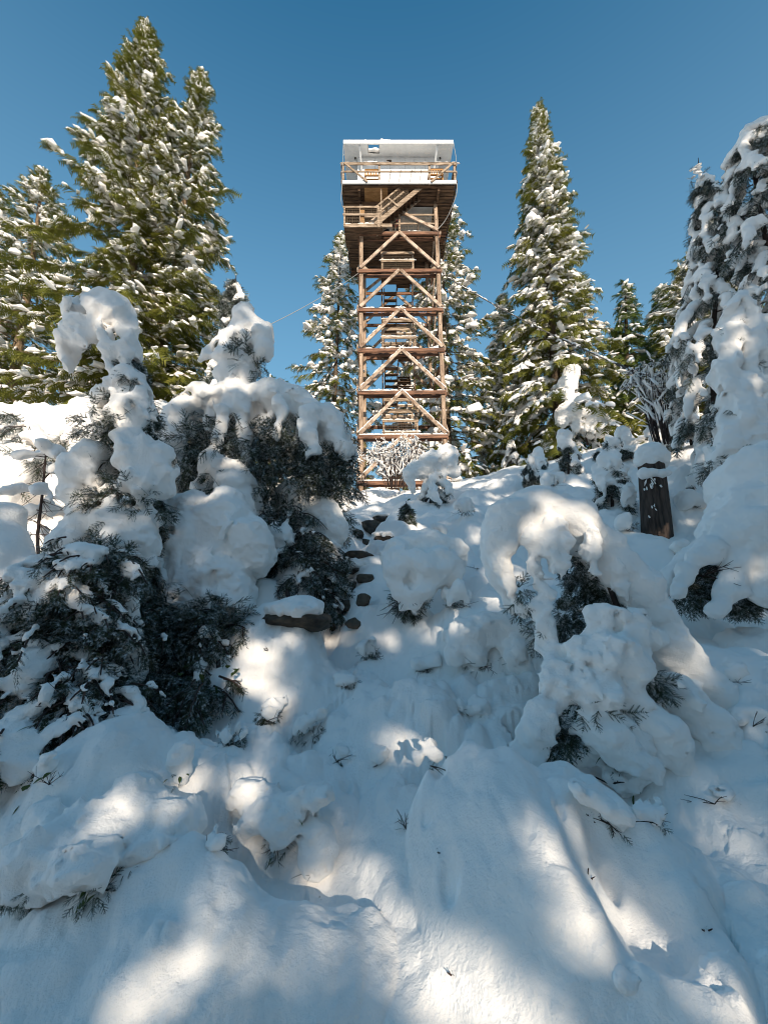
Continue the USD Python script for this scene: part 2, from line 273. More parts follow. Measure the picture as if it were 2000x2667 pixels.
def ground(x, y, fine=True):
    x, y = np.asarray(x, float), np.asarray(y, float); z = base(x, y); near = np.exp(-np.maximum(y - 12, 0) / 10) * np.exp(-np.maximum(-y, 0) / 4)
    p3 = np.stack([x, y, 0 * x], -1)
    wx = x + .22 * (meshkit.noise(p3 * 2.3, 31) - .5); wy = y + .22 * (meshkit.noise(p3 * 2.3, 32) - .5)
    z = z + near * (.34 * (meshkit.noise(p3 * .75, 3) - .5) + .16 * (meshkit.noise(p3 * 1.7, 4) - .5))
    # scattered pillows of buried shrubs
    d, i = _T.query(np.stack([wx, wy], -1), k=5); q = np.clip(1 - (d / _PR[i]) ** 2, 0, 1) ** .75 * _PH[i]; z = z + near * np.log(np.exp(14 * q).mean(-1)) / 14 * 1.35
    acc = np.zeros_like(z)
    for mx, my, rx, ry, h, p in MOUNDS:
        e = ((wx - mx) / rx) ** 2 + ((wy - my) / ry) ** 2; t = np.clip(1 - e, 0, 1) ** .7 * h; acc = acc + np.where(t > 0, np.expm1(np.minimum(9 * t, 40)), 0)
    z = z + np.log1p(acc) / 9
    for mx, my, r, dp in PITS:
        e = ((x - mx) / r) ** 2 + ((y - my) / (1.5 * r)) ** 2; z = z - dp * np.exp(-np.minimum(e ** 1.5, 40))
    z = z - .42 * gully(x, y) - .10 * np.exp(-((x - np.interp(y, GUL[:, 1], GUL[:, 0])) / .26) ** 2) * np.clip((3.6 - y), 0, 1) * np.clip((y - .6) / .6, 0, 1)
    msk = np.clip(meshkit.noise(p3 * 1.1, 41) * 2.2 - .45, 0, 1)       # puffy snow on ground cover, with creases between
    z = z + near * .13 * np.abs(2 * meshkit.noise(np.stack([wx, wy, z], -1) * 1.9, 45) - 1) * np.clip(1.6 - msk, 0, 1) - near * .05
    z = z + near * msk * (.11 * np.abs(2 * meshkit.noise(np.stack([wx, wy, z], -1) * 3.4, 42) - 1) + .05 * np.abs(2 * meshkit.noise(np.stack([wx, wy, z], -1) * 7.5, 43) - 1) + .02 * np.abs(2 * meshkit.noise(np.stack([wx, wy, z], -1) * 17, 44) - 1))
    if fine:
        p3 = np.stack([x, y, z * 1.2], -1)
        z = z + near * (.06 * (meshkit.noise(p3 * 5.5, 6) - .5) + .028 * (meshkit.noise(p3 * 13, 7) - .5) + .013 * (meshkit.noise(p3 * 29, 8) - .5))
    return z
gz = lambda x, y: float(ground(np.array([x]), np.array([y]))[0])
def hit(px, py): return ray_hit(px, py, ground)
fr = np.concatenate([np.linspace(-1.02, 1.02, 620), np.linspace(1.02, 2 * np.pi - 1.02, 90)[1:-1]])
rr = np.concatenate([[0.02], np.geomspace(.55, 34, 520), np.geomspace(34, 420, 22)[1:]])
A, R = np.meshgrid(fr, rr, indexing='ij'); gx, gy = R * np.sin(A), R * np.cos(A)
gv = np.stack([gx, gy, ground(gx.ravel(), gy.ravel()).reshape(gx.shape)], -1).reshape(-1, 3); na, nr = gx.shape
i, j = np.meshgrid(np.arange(na), np.arange(nr - 1), indexing='ij'); i2 = (i + 1) % na
q = np.stack([i * nr + j, i * nr + j + 1, i2 * nr + j + 1, i2 * nr + j], -1).reshape(-1, 4)
gf = np.vstack([q[:, [0, 2, 1]], q[:, [0, 3, 2]]])
obj('snowy_ground', (gv, gf), 'snow', smooth=True, label='hummocky snow-covered hillside rising to the lookout tower', kind='structure')
print('ground', len(gf), round(time.time() - T0, 1))

# ------------------------------------------------------------------ shared foliage templates
def frond_template(rng, n=6, w=.36, droop=.25):
    "a drooping conifer spray one unit long: leaflets as thin triangles either side of a rib"
    v, f = [], []
    def tri(a, b, c): f.append([len(v), len(v) + 1, len(v) + 2]); v.extend([a, b, c])
    z = lambda x: -droop * x * x
    tri((0, -.02, 0), (0, .02, 0), (1, 0, z(1)))
    for k in range(n):
        x = .08 + .80 * k / n
        for sgn in (-1, 1):
            L = w * (1 - .55 * x) * rng.uniform(.75, 1.25); xe = x + L * .75
            tri((x, 0, z(x)), (x + .10, 0, z(x + .1)), (xe, sgn * L, z(xe) - .06 * rng.uniform(.2, 2)))
    return np.array(v), np.array(f)
_rt = np.random.default_rng(1)
FRONDS = [frond_template(_rt) for _ in range(3)]
def lump_template():
    v = [(0, 0, 0)]
    for x, r in ((.18, .75), (.5, 1.0), (.82, .72)):
        for a in np.arange(6) * np.pi / 3: v.append((x, r * math.cos(a), r * (math.sin(a) if math.sin(a) > 0 else .45 * math.sin(a))))
    v.append((1, 0, -.1)); f = []
    for k in range(6):
        n = (k + 1) % 6; f.append([0, 1 + n, 1 + k]); f.append([19, 13 + k, 13 + n])
        for r in (0, 1): a, b = 1 + 6 * r, 7 + 6 * r; f += [[a + k, a + n, b + n], [a + k, b + n, b + k]]
    return np.array(v, float), np.array(f)
LUMP = lump_template()
def lumps(rng, P, D, L, W):
    "soft pads of snow lying along D from P, length L, half width W"
    tv = LUMP[0][None] * np.ones((len(P), 1, 1)); j = rng.uniform(.55, 1.4, (len(P), 20, 1)); c = np.array([.5, 0, 0]); tv = c + (tv - c) * j * np.stack([np.ones(len(P)), rng.uniform(.8, 1.5, len(P)), rng.uniform(.55, 1.1, len(P))], 1)[:, None]
    return instance(tv, LUMP[1], P, norm(D + rng.normal(0, .22, D.shape)), np.tile([0, 0, 1.], (len(P), 1)), L, W)

# ------------------------------------------------------------------ tall conifers
def conifer_parts(rng, foot, top, R, nb=170, t0=.10, prof=lambda t: (1 - t) ** .8, droop=(.10, .55), fl=.75, nf=22, trunk_r=.22, skew=None, gaps=0.0, keep=None, snow=1.0, limb_r=.03, tuft=1.0, padw=.13):
    foot, top = np.asarray(foot, float), np.asarray(top, float); H = top[2] - foot[2]
    tz = np.linspace(0, 1, 14)[:, None]; wob = np.cumsum(rng.normal(0, .02 * H / 20, (14, 3)), 0) * [1, 1, 0]
    tr = foot + (top - foot) * tz + wob * np.sin(np.pi * tz); trunk = tube(tr, trunk_r * (1 - tz[:, 0]) ** .85 + .015, 8)
    limbs, FP, FD, FS, SP, SD, SL, SW = [], [], [], [], [], [], [], []
    ts = t0 + (1 - t0) * (np.arange(nb) + rng.uniform(0, 1, nb)) / nb; ts = 1 - (1 - ts) ** 1.0
    for b, t in enumerate(ts):
        az = b * 2.39996 + rng.uniform(-.5, .5); L = R * prof(t) * rng.uniform(.62, 1.12)
        if gaps and rng.uniform() < gaps: L *= rng.uniform(.3, .6)
        if L < .12: L = .12
        if skew is not None: L *= 1 + skew[0] * math.cos(az - skew[1])
        p0 = np.array([np.interp(t, tz[:, 0], tr[:, k]) for k in range(3)]); a = np.array([math.cos(az), math.sin(az), 0])
        up = .55 * max(0, t - .75) / .25 + rng.uniform(-.08, .10); dn = (droop[0] + (droop[1] - droop[0]) * (1 - t)) * rng.uniform(.7, 1.3)
        s = np.linspace(0, 1, 6); wa = norm(np.cross(a, [0, 0, 1.])); bend = rng.uniform(-.15, .15)
        pts = p0 + L * (s[:, None] * a + (bend * s**2)[:, None] * wa) ; pts[:, 2] += L * (up * s - dn * s**2 + .18 * s**4)
        limbs.append(tube(pts, limb_r * (L / R + .3) * (1 - .8 * s), 4))
        load = rng.choice([.2, .6, 1.0, 1.25, 1.8], p=[.2, .2, .3, .2, .1]) * (.65 + .8 * t)
        n = max(4, int(nf * (.35 + .65 * L / R))); u = rng.uniform(.12, 1.0, n) ** .8; u[0] = 1
        P = np.stack([np.interp(u, s, pts[:, k]) for k in range(3)], 1); side = rng.choice([-1, 1], n); ang = rng.uniform(.25, 1.05, n) * side * (1 - .6 * (u > .93))
        d0 = norm(np.gradient(pts, axis=0)); T = np.stack([np.interp(u, s, d0[:, k]) for k in range(3)], 1); T2 = norm(np.cross(T, [0, 0, 1.]))
        D = norm(T * np.cos(ang)[:, None] + T2 * np.sin(ang)[:, None] + np.array([0, 0, 1.]) * rng.uniform(-.75, .05, n)[:, None])
        S = fl * (.42 + .58 * (L / R) ** .5) * rng.uniform(.7, 1.2, n)
        FP.append(P); FD.append(D); FS.append(S)
        # snow lying on the outer sprays and along the limb
        k = rng.uniform(0, 1, n) < .45 * snow * load; SP.append(P[k] + D[k] * (S[k] * .12)[:, None] + [0, 0, .02]); SD.append(D[k]); SL.append(S[k] * rng.uniform(.28, .72, k.sum()) ** .9); SW.append(padw * .62 * rng.uniform(.4, 1.3, k.sum()) * (.5 + .5 * L / R) * (.6 + .4 * load))
        m = rng.integers(3, 7); u = rng.uniform(.30, 1.0, m); k = rng.uniform(0, 1, m) < snow * .55 * load
        P = np.stack([np.interp(u, s, pts[:, q]) for q in range(3)], 1)[k]; T = np.stack([np.interp(u, s, d0[:, q]) for q in range(3)], 1)[k]
        SP.append(P - T * .2 + [0, 0, .05]); SD.append(T + rng.normal(0, .25, P.shape) * [1, 1, .3]); SL.append(rng.uniform(.35, 1.0, len(P)) * (.45 + .55 * L / R)); SW.append(padw * rng.uniform(.6, 1.6, len(P)) * (.5 + .5 * L / R) * (.5 + .5 * load))
    # the leader
    n = 10; P = top - [0, 0, 1] * rng.uniform(0, .8, n)[:, None]; FP.append(P); FD.append(rng.normal(0, .5, (n, 3)) + [0, 0, .7]); FS.append(np.full(n, .28)); SP.append(P[:6]); SD.append(rng.normal(0, .4, (6, 3)) + [0, 0, 1]); SL.append(np.full(6, .3)); SW.append(np.full(6, .08))
    FP, FD, FS = np.vstack(FP), np.vstack(FD), np.concatenate(FS); SP, SD, SL, SW = np.vstack(SP), np.vstack(SD), np.concatenate(SL), np.concatenate(SW)
    if keep is not None: k = keep(FP + FD * FS[:, None] * .5); FP, FD, FS = FP[k], FD[k], FS[k]; k = keep(SP + SD * SL[:, None] * .5); SP, SD, SL, SW = SP[k], SD[k], SL[k], SW[k]
    UP = np.tile([0, 0, 1.], (len(FP), 1)) + rng.normal(0, .35, FP.shape); w = rng.integers(0, 3, len(FP))
    fol = cat([instance(FRONDS[c][0], FRONDS[c][1], FP[w == c], FD[w == c], UP[w == c], FS[w == c], FS[w == c] * tuft) for c in range(3)])
    return trunk, cat(limbs), fol, lumps(rng, SP, SD, SL, SW)
def conifer(name, label, seed, foot, top, R, mats=('bark', 'needles_sun'), group=None, **kw):
    tr, li, fo, sn = conifer_parts(np.random.default_rng(seed), foot, top, R, **kw); o = np.array(foot, float)
    t = thing(name, label, 'tree', o, group=group); mv = lambda m: (m[0] - o, m[1])
    tk = obj('trunk', mv(tr), mats[0], t, smooth=True); obj('limbs', mv(li), mats[0], t, kind='stuff'); obj('crown', mv(fo), mats[1], t, kind='stuff'); obj('snow', mv(sn), 'snow', t, smooth=True, kind='stuff')
    return t
def stand(px, py, Y, fx, fy, seed, name, label, R, sink=.5, **kw):
    "a conifer whose top is at pixel (px, py) and whose foot stands on the hill below pixel column fx, at distance Y"
    top = at(px, py, Y); f = at(fx, fy, Y); foot = np.array([f[0], Y, gz(f[0], Y) - sink]); return conifer(name, label, seed, foot, top, R, **kw)
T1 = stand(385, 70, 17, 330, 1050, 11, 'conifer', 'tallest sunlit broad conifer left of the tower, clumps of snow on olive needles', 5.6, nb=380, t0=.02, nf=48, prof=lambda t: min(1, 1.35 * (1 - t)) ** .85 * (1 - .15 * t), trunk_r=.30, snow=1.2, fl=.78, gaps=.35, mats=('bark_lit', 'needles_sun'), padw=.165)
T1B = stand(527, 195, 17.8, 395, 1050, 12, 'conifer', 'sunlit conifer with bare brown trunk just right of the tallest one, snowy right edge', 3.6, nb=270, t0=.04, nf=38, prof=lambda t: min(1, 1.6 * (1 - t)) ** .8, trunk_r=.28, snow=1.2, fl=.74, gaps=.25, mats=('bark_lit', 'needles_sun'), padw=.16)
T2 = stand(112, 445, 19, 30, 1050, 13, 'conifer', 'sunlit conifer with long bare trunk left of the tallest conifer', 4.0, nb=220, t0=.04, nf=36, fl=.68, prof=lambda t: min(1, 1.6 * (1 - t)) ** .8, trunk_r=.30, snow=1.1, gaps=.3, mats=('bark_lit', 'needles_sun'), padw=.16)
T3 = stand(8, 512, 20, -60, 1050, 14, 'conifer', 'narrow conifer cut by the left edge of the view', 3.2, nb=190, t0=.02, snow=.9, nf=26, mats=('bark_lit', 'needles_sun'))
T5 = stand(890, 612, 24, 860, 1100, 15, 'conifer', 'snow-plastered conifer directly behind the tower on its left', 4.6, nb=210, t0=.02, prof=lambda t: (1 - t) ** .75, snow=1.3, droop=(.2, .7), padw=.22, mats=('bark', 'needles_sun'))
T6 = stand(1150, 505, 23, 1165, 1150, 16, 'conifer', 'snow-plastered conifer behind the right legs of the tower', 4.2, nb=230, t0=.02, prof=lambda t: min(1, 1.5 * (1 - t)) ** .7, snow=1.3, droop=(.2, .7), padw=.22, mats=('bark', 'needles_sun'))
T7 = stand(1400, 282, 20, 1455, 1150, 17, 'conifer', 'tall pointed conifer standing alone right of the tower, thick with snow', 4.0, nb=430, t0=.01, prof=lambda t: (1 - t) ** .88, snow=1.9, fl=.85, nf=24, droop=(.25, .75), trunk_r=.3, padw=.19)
T8 = stand(1308, 775, 23, 1310, 1150, 18, 'conifer', 'small dark conifer tucked against the left foot of the pointed conifer', 3.0, nb=160, t0=.02, snow=1.2, padw=.2)
T9 = stand(1628, 738, 19, 1628, 1150, 19, 'cedar', 'small drooping bright green cedar right of the pointed conifer', 2.2, nb=120, t0=.02, mats=('bark', 'needles_cedar'), droop=(.5, 1.0), snow=.35, fl=.8, gaps=.2)
T10 = stand(1722, 748, 20, 1722, 1150, 20, 'cedar', 'green cedar with light snow beside the small bright green one', 2.6, nb=140, t0=.02, mats=('bark', 'needles_cedar'), droop=(.5, 1.0), snow=.7, fl=.8)
T11 = stand(1800, 665, 17, 1800, 1150, 21, 'conifer', 'sunlit bushy conifer behind the shaded snowy trees at right', 3.4, nb=200, t0=.02, snow=.9, padw=.15)
T11B = stand(1900, 560, 19, 1900, 1150, 22, 'conifer', 'conifer mostly hidden behind the leaning shaded tree at right', 3.2, nb=150, t0=.02, snow=.9)
for k, (px, py, Y) in enumerate([(705, 980, 30), (738, 988, 32)]):
    stand(px, py, Y, px, 1150, 30 + k, 'conifer', ['distant little green treetop peeping over the snowy umbrella, left of two', 'distant little green treetop peeping over the snowy umbrella, right of two'][k], 1.6, nb=70, mats=('bark', 'needles_cedar'), snow=.4)
print('conifers', round(time.time() - T0, 1))

# ------------------------------------------------------------------ the lookout tower
TX, TY, TROT, TB = .963, 17.80, .0091, 4.0
tower = thing('lookout_tower', 'tall timber fire lookout tower with white cab on its braced frame', 'tower', (TX, TY, TB), TROT)
rt = np.random.default_rng(77)
W2 = 2.15; ZB = [4.596 + 2.312 * k for k in range(8)]; ZD = 20.62         # beam levels and the underside of the catwalk
Zl = lambda z: z - TB
def tb(name, p0, p1, w, h, mat, up=(0, 0, 1), parent=None, cham=.012, label=None):
    q0, q1 = (p0[0], p0[1], Zl(p0[2])), (p1[0], p1[1], Zl(p1[2])); return obj(name, bar(q0, q1, w, h, up, cham), mat, parent or tower, label=label)
def bx(name, lo, hi, mat, parent=None, label=None): return obj(name, box((lo[0], lo[1], Zl(lo[2])), (hi[0], hi[1], Zl(hi[2]))), mat, parent or tower, label=label)
def ridge_snow(p0, p1, w, h, parent, rng=rt, gaps=.12, n=None):
    "an uneven ribbon of snow along the top of a timber, as a child of it"
    p0, p1 = np.array(p0, float), np.array(p1, float); L = np.linalg.norm(p1 - p0); n = n or max(3, int(L / .16)); P = p0 + (p1 - p0) * np.linspace(0, 1, n)[:, None]; P[:, 2] -= TB
    k = rng.uniform(0, 1, n) > gaps; D = np.tile(norm(p1 - p0), (n, 1)) + rng.normal(0, .08, (n, 3)); P = P - D * .15 + rng.normal(0, w * .08, P.shape) * [1, 1, 0]
    S = rng.uniform(.28, .42, n)
    j = rng.uniform(.8, 1.2, (n, 20, 1)); c = np.array([.5, 0, 0]); tv = c + (LUMP[0][None] - c) * j * np.array([1, 1, h / w])
    v, f = instance(tv[k], LUMP[1], P[k], D[k], np.tile([0, 0, 1.], (k.sum(), 1)), S[k], w * rng.uniform(.8, 1.2, k.sum())); obj('snow', (v, f), 'snow', parent, smooth=True, kind='stuff')
# four legs
for lx in (-W2 + .1, W2 - .1):
    for ly in (.1, 4.2):
        tb('leg', (lx, ly, 3.4), (lx, ly, ZD), .2, .2, 'wood_post', up=(0, 1, 0), cham=.02)
for lx in (-W2 + .1, W2 - .1):                                               # bolts down the front legs
    vs = [tube([(lx + dx, -.003, Zl(z)), (lx + dx, -.022, Zl(z))], .018, 6) for z in np.arange(4.9, 20, .58) for dx in (-.03,)]
    obj('bolts', cat(vs), 'bolt', tower, kind='stuff')
# horizontal beams and A braces on the four faces
def face_frame(side, levels):
    f = {'front': lambda a, d: (a, d), 'back': lambda a, d: (a, 4.3 - d), 'left': lambda a, d: (-W2 + d, a + 2.15), 'right': lambda a, d: (W2 - d, a + 2.15)}[side]
    o = -.05; fl = (0, -1, 0) if side in ('front', 'back') else (1, 0, 0)
    for k in levels:
        z = ZB[k]; e = W2 + (.03 if side in ('front', 'back') else -.11)
        a, b = f(-e, o), f(e, o)
        bm = tb('beam', (*a, z), (*b, z), .09, .20, 'wood_beam')
        if side == 'front':
            q = f(0, .16); bm2 = tb('beam', (-W2 + .2, .28, z - .02), (W2 - .2, .28, z - .02), .09, .2, 'wood_beam')
        if side in ('front', 'back') and k < 5: ridge_snow((a[0] + .15, a[1], z + .10), (b[0] - .15, b[1], z + .10), .062, .05 + .02 * (k < 3), bm, gaps=.08 + .12 * k)
        if k + 1 < 8:
            z1 = ZB[k + 1] if k < 6 else ZD - .08
            oo = o - .045
            for s in (-1, 1):
                a, b = f(s * (W2 - .06), oo), f(s * .035, oo)
                if side == 'front' and k == 6 and s < 0: b = f(-.75, oo); z1 = 19.9
                br = tb('brace', (*a, z + .16), (*b, z1 + (.02 if k < 6 else -.05)), .085, .17, 'wood_brace', up=np.cross(norm(np.array([*b, z1]) - np.array([*a, z])), np.array([*f(0, 1), 0.]) - np.array([*f(0, 0), 0.])))
                if side == 'front' and k < 4:
                    n = np.array([0, 0, .11]); ridge_snow(np.array([*a, z + .2]) + n, np.array([*b, z1]) + n * .9, .05, .045, br, gaps=.15 + .15 * k)
            if side == 'front' and k < 6 :
                g = np.array([(-.22, 0, 0), (.22, 0, 0), (.22, 0, .2), (-.22, 0, .2)]) if k % 2 else np.array([(-.24, 0, 0.02), (.24, 0, .02), (.03, 0, .26), (-.03, 0, .26)])
                zz = z1 - .19 if k % 2 == 0 else z1 - .10
                lo = [(*(q * [1, 0, 1] + [0, -.052 if k % 2 else -.03, Zl(zz)]),) for q in g]; v = np.array(lo + [(a, b + .02, c) for a, b, c in lo]); obj('gusset', (v, BOXF), 'wood_rail', tower)
face_frame('front', range(7)); face_frame('back', range(7)); face_frame('left', range(7)); face_frame('right', range(7))
for s in (-1, 1):
    g = np.array([(s * 2.05, 0, 0), (s * 1.62, 0, 0), (s * 2.05, 0, .34)]); v = np.vstack([g + [0, -.03, Zl(ZB[5] + .10)], g + [0, -.055, Zl(ZB[5] + .10)]]); obj('gusset', (v, np.array([[0,1,2],[3,5,4],[0,3,4],[0,4,1],[1,4,5],[1,5,2],[2,5,3],[2,3,0]])), 'wood_rail', tower)
# wire mesh filling of a railing
def wires(parent, x0, x1, z0, z1, y, step=.10, r=.006, axis='x', shear=0.0):
    ms = []
    P = (lambda a, z: (a, y, Zl(z))) if axis == 'x' else (lambda a, z: (y, a, Zl(z)))
    for a in np.arange(x0 + step / 2, x1, step): ms.append(bar(P(a, z0 + shear * (a - x0)), P(a, z1 + shear * (a - x0)), r, r, (0, 1, 0) if axis == 'x' else (1, 0, 0)))
    for z in np.arange(z0 + step, z1, step): ms.append(bar(P(x0, z), P(x1, z + shear * (x1 - x0)), r, r))
    obj('wire_mesh', cat(ms), 'rust_wire', parent, kind='stuff')
# stairs inside: landings and flights
def landing(x0, x1, y0, y1, z, rail=True, n=7, snowy=True, side_only=False):
    ld = empty(tower, 'landing')
    for i in range(n):
        a, b = y0 + (y1 - y0) * i / n, y0 + (y1 - y0) * (i + 1) / n; bx('plank', (x0, a + .006, z - .045), (x1, b - .006, z + rt.uniform(-.004, .004)), 'wood_dark', ld)
    bx('fascia', (x0, y0 - .04, z - .20), (x1, y0 - .002, z + .004), 'wood_rail', ld); bx('joist', (x0 + .1, y0 + .01, z - .18), (x0 + .15, y1, z - .05), 'wood_dark', ld); bx('joist', (x1 - .15, y0 + .01, z - .18), (x1 - .1, y1, z - .05), 'wood_dark', ld)
    if snowy: ridge_snow((x0 + .05, y0 + .05, z + .01), (x1 - .05, y0 + .05, z + .01), .09, .07, ld, gaps=0)
    if rail:
        for x in (x0 + .05, x1 - .05): tb('post', (x, y0 + .02, z - .2), (x, y0 + .02, z + 1.14), .09, .09, 'wood_rail', up=(0, 1, 0), parent=ld); tb('post', (x, y1 - .1, z - .1), (x, y1 - .1, z + 1.02), .09, .09, 'wood_rail', up=(0, 1, 0), parent=ld)
        for q, zz in enumerate((.56, 1.04)):
            r = tb('rail', (x0 - .02, y0 - .045, z + zz), (x1 + .02, y0 - .045, z + zz), .04, .14, 'wood_rail', parent=ld)
            if snowy and q == 0: ridge_snow((x0, y0 - .03, z + zz + .07), (x1, y0 - .03, z + zz + .07), .05, .045, ld, gaps=.1)
            for x in (x0 + .03, x1 - .03): tb('rail', (x, y0, z + zz), (x, y1, z + zz), .04, .12, 'wood_rail', parent=ld)
        tb('cap_rail', (x0, y0 + .03, z + 1.18), (x1, y0 + .03, z + 1.18), .12, .035, 'wood_rail', parent=ld); wires(ld, x0 + .1, x1 - .1, z + .06, z + .92, y0 - .01, step=.11)
    return ld
for k in (1, 3, 5): landing(-.98, .80, .38, 1.35, ZB[k] + .42, snowy=True)
for k in (0, 2, 4): landing(-.98, .80, 2.95, 3.85, ZB[k] + .14, rail=True, snowy=True); 
for k in (2, 4): landing(-.92, .74, .9, 1.2, ZB[k] + .19, rail=False, n=3)
def flight(x0, x1, y0, z0, y1, z1, n=9):
    fl = empty(tower, 'stair_flight')
    for x in (x0, x1): tb('stringer', (x, y0, z0 - .05), (x, y1, z1 - .05), .05, .24, 'wood_dark', parent=fl)
    for i in range(1, n):
        u = i / n; y, z = y0 + (y1 - y0) * u, z0 + (z1 - z0) * u; d = .12
        bx('tread', (x0 + .028, y - d, z - .02), (x1 - .028, y + d, z + .025), 'wood_dark', fl)
        if z < 12 and rt.uniform() < .8: ridge_snow((x0 + .08, y, z + .03), (x1 - .08, y, z + .03), .10, .06, fl, gaps=0, n=4)
for k in range(6):
    if k % 2: flight(-.08, .62, 1.30, ZB[k] + .14, 3.0, ZB[k + 1] + .14)
    else: flight(-.82, -.12, 3.0, ZB[k] + .14, 1.30, ZB[k + 1] + .14); flight(-.08, .62, .95, ZB[k] + .3, 2.9, ZB[k + 1] + .25) if k in (2, 4) else None
tb('post', (-.95, 1.40, 4.4), (-.95, 1.40, 18.4), .07, .07, 'wood_dark', up=(0, 1, 0)); tb('post', (.78, 1.40, 4.4), (.78, 1.40, 18.4), .07, .07, 'wood_dark', up=(0, 1, 0))
# the level under the catwalk: an inner landing right, an outer landing left with the outside flight of stairs
l6 = empty(tower, 'landing')
for i in range(6): bx('plank', (-1.0, .06 + i * .24, ZB[6] + .10), (W2 - .25, .29 + i * .24, ZB[6] + .145), 'wood_dark', l6)
for zz in (.68, 1.24): tb('rail', (-.62 if zz < .9 else .02, .0, ZB[6] + zz), (W2 - .2, .0, ZB[6] + zz), .045, .11, 'wood_rail', parent=l6)
tb('post', (.03, -.02, ZB[6] + .1), (.03, -.02, ZB[6] + 1.28), .1, .1, 'wood_rail', up=(0, 1, 0), parent=l6); tb('post', (1.04, .12, ZB[6] - .02), (1.04, .12, ZB[6] + .72), .05, .09, 'wood_dark', up=(0, 1, 0), parent=l6)
tb('rail', (-1.0, -.01, ZB[6] + .17), (W2 - .2, -.01, ZB[6] + .17), .04, .035, 'wood_rail', parent=l6); wires(l6, -.55, W2 - .25, ZB[6] + .2, ZB[6] + 1.18, .03, step=.09)
ridge_snow((.55, .05, ZB[6] + .2), (1.0, .05, ZB[6] + .2), .07, .06, l6, gaps=.2)
lo = empty(tower, 'landing', 'outer landing hung on the left front corner'); y0, x0, x1, z = -.62, -2.93, -1.02, 18.42
for i in range(8): bx('plank', (x0, y0 + i * .17, z - .05), (x1 + .1, y0 + .162 + i * .17, z), 'wood_dark', lo)
bx('fascia', (x0, y0 - .05, z - .19), (x1 - .0, y0 - .004, z + .02), 'wood_rail', lo); bx('fascia', (x1 + .02, y0 - .05, z - .18), (x1 + .62, y0 - .004, z + .01), 'wood_rail', lo)
for x in (x0 + .04, x1 + .06): tb('post', (x, y0 - .06, z - .2), (x, y0 - .06, z + (1.05 if x < -2 else 2.3)), .09 if x < -2 else .07, .09, 'wood_rail', up=(0, 1, 0), parent=lo)
tb('post', (x1 - .08, y0 - .05, z - .25), (x1 - .08, y0 - .05, z + 1.02), .15, .1, 'wood_rail', up=(0, 1, 0), parent=lo); tb('post', (-1.95, y0 - .0, z - .1), (-1.95, y0, z + 1.12), .22, .05, 'plywood', up=(0, 1, 0), parent=lo)
for zz in (.52, .98): tb('rail', (x0 - .04, y0 - .1, z + zz), (x1 - .05, y0 - .1, z + zz), .04, .13, 'wood_rail', parent=lo); tb('rail', (x0 + .02, y0, z + zz), (x0 + .02, .7, z + zz), .04, .13, 'wood_rail', parent=lo)
tb('rail', (-1.85, y0 - .1, z + .40), (x1 - .05, y0 - .1, z + .40), .03, .12, 'wood_rail', parent=lo); tb('cap_rail', (x0, .55, z + 1.12), (-1.7, .55, z + 1.12), .1, .05, 'wood_rail', parent=lo)
wires(lo, x0 + .1, x1 - .12, z + .05, z + .92, y0 - .05, step=.09); ridge_snow((x0 + .1, y0 + .0, z + .03), (x1 - .15, y0, z + .03), .07, .07, lo, gaps=.2)
ofl = empty(tower, 'stair_flight', 'outside flight climbing right to the catwalk'); n = 11
for y, h in ((-.66, .26), (-.03, .22)): tb('stringer', (-1.26, y, 18.40), (1.16, y, 20.72), .05, h, 'wood_rail' if y < 0 else 'wood_dark', parent=ofl)
for i in range(1, n): u = i / n; x, zt = -1.26 + 2.42 * u, 18.46 + 2.32 * u; bx('tread', (x - .14, -.63, zt - .02), (x + .14, -.06, zt + .025), 'wood_dark', ofl); bx('riser', (x + .10, -.62, zt - .16), (x + .125, -.07, zt - .025), 'wood_dark', ofl)
for dz, a, b in ((.95, 0, .66), (.48, .04, .62)): tb('rail', (-1.26 + 2.42 * a, -.70, 18.46 + 2.32 * a + dz), (-1.26 + 2.42 * b, -.70, 18.46 + 2.32 * b + dz), .04, .10, 'wood_rail', parent=ofl)
tb('post', (-.05, -.71, 19.44), (-.62, -.71, 20.02), .05, .10, 'wood_rail', parent=ofl)
ms = [bar((-1.2 + 2.36 * u, -.68, Zl(18.5 + 2.36 * u)), (-1.2 + 2.36 * u, -.68, Zl(19.35 + 2.36 * u)), .006, .006, (0, 1, 0)) for u in np.arange(0, .72, .035)] + [bar((-1.2, -.68, Zl(18.5 + q)), (.5, -.68, Zl(20.2 + q)), .006, .006) for q in np.arange(0, .9, .09)]
obj('wire_mesh', cat(ms), 'rust_wire', ofl, kind='stuff')
# catwalk deck
X0, X1, Y0, Y1 = -3.02, 3.02, -.92, 5.22
dk = empty(tower, 'deck')
for i in range(26): bx('plank', (X0 + .02, Y0 + .02 + i * .235, ZD + .10), (X1 - .02, Y0 + .245 + i * .235, ZD + .14 + rt.uniform(-.004, .004)), 'wood_dark', dk)
for i in range(32):
    y = Y0 + .1 + i * .195
    bx('joist', (X0 + .05, y, ZD - .01 + rt.uniform(-.006, .006)), (X1 - .05, y + .15, ZD + .095), 'wood_dark' if rt.uniform() < .82 else 'wood_beam', dk)
for x in np.linspace(X0 + .9, X1 - .9, 3): bx('girder', (x - .06, Y0 + .2, ZD - .19), (x + .06, Y1 - .2, ZD - .015), 'wood_dark', dk)
bx('girder', (-W2, .0, ZD - .22), (W2, .1, ZD - .02), 'wood_dark', dk); bx('girder', (-W2, 4.2, ZD - .22), (W2, 4.3, ZD - .02), 'wood_dark', dk); bx('girder', (X0 + .05, Y1 - .28, ZD - .20), (X1 - .05, Y1 - .12, ZD - .02), 'wood_dark', dk)
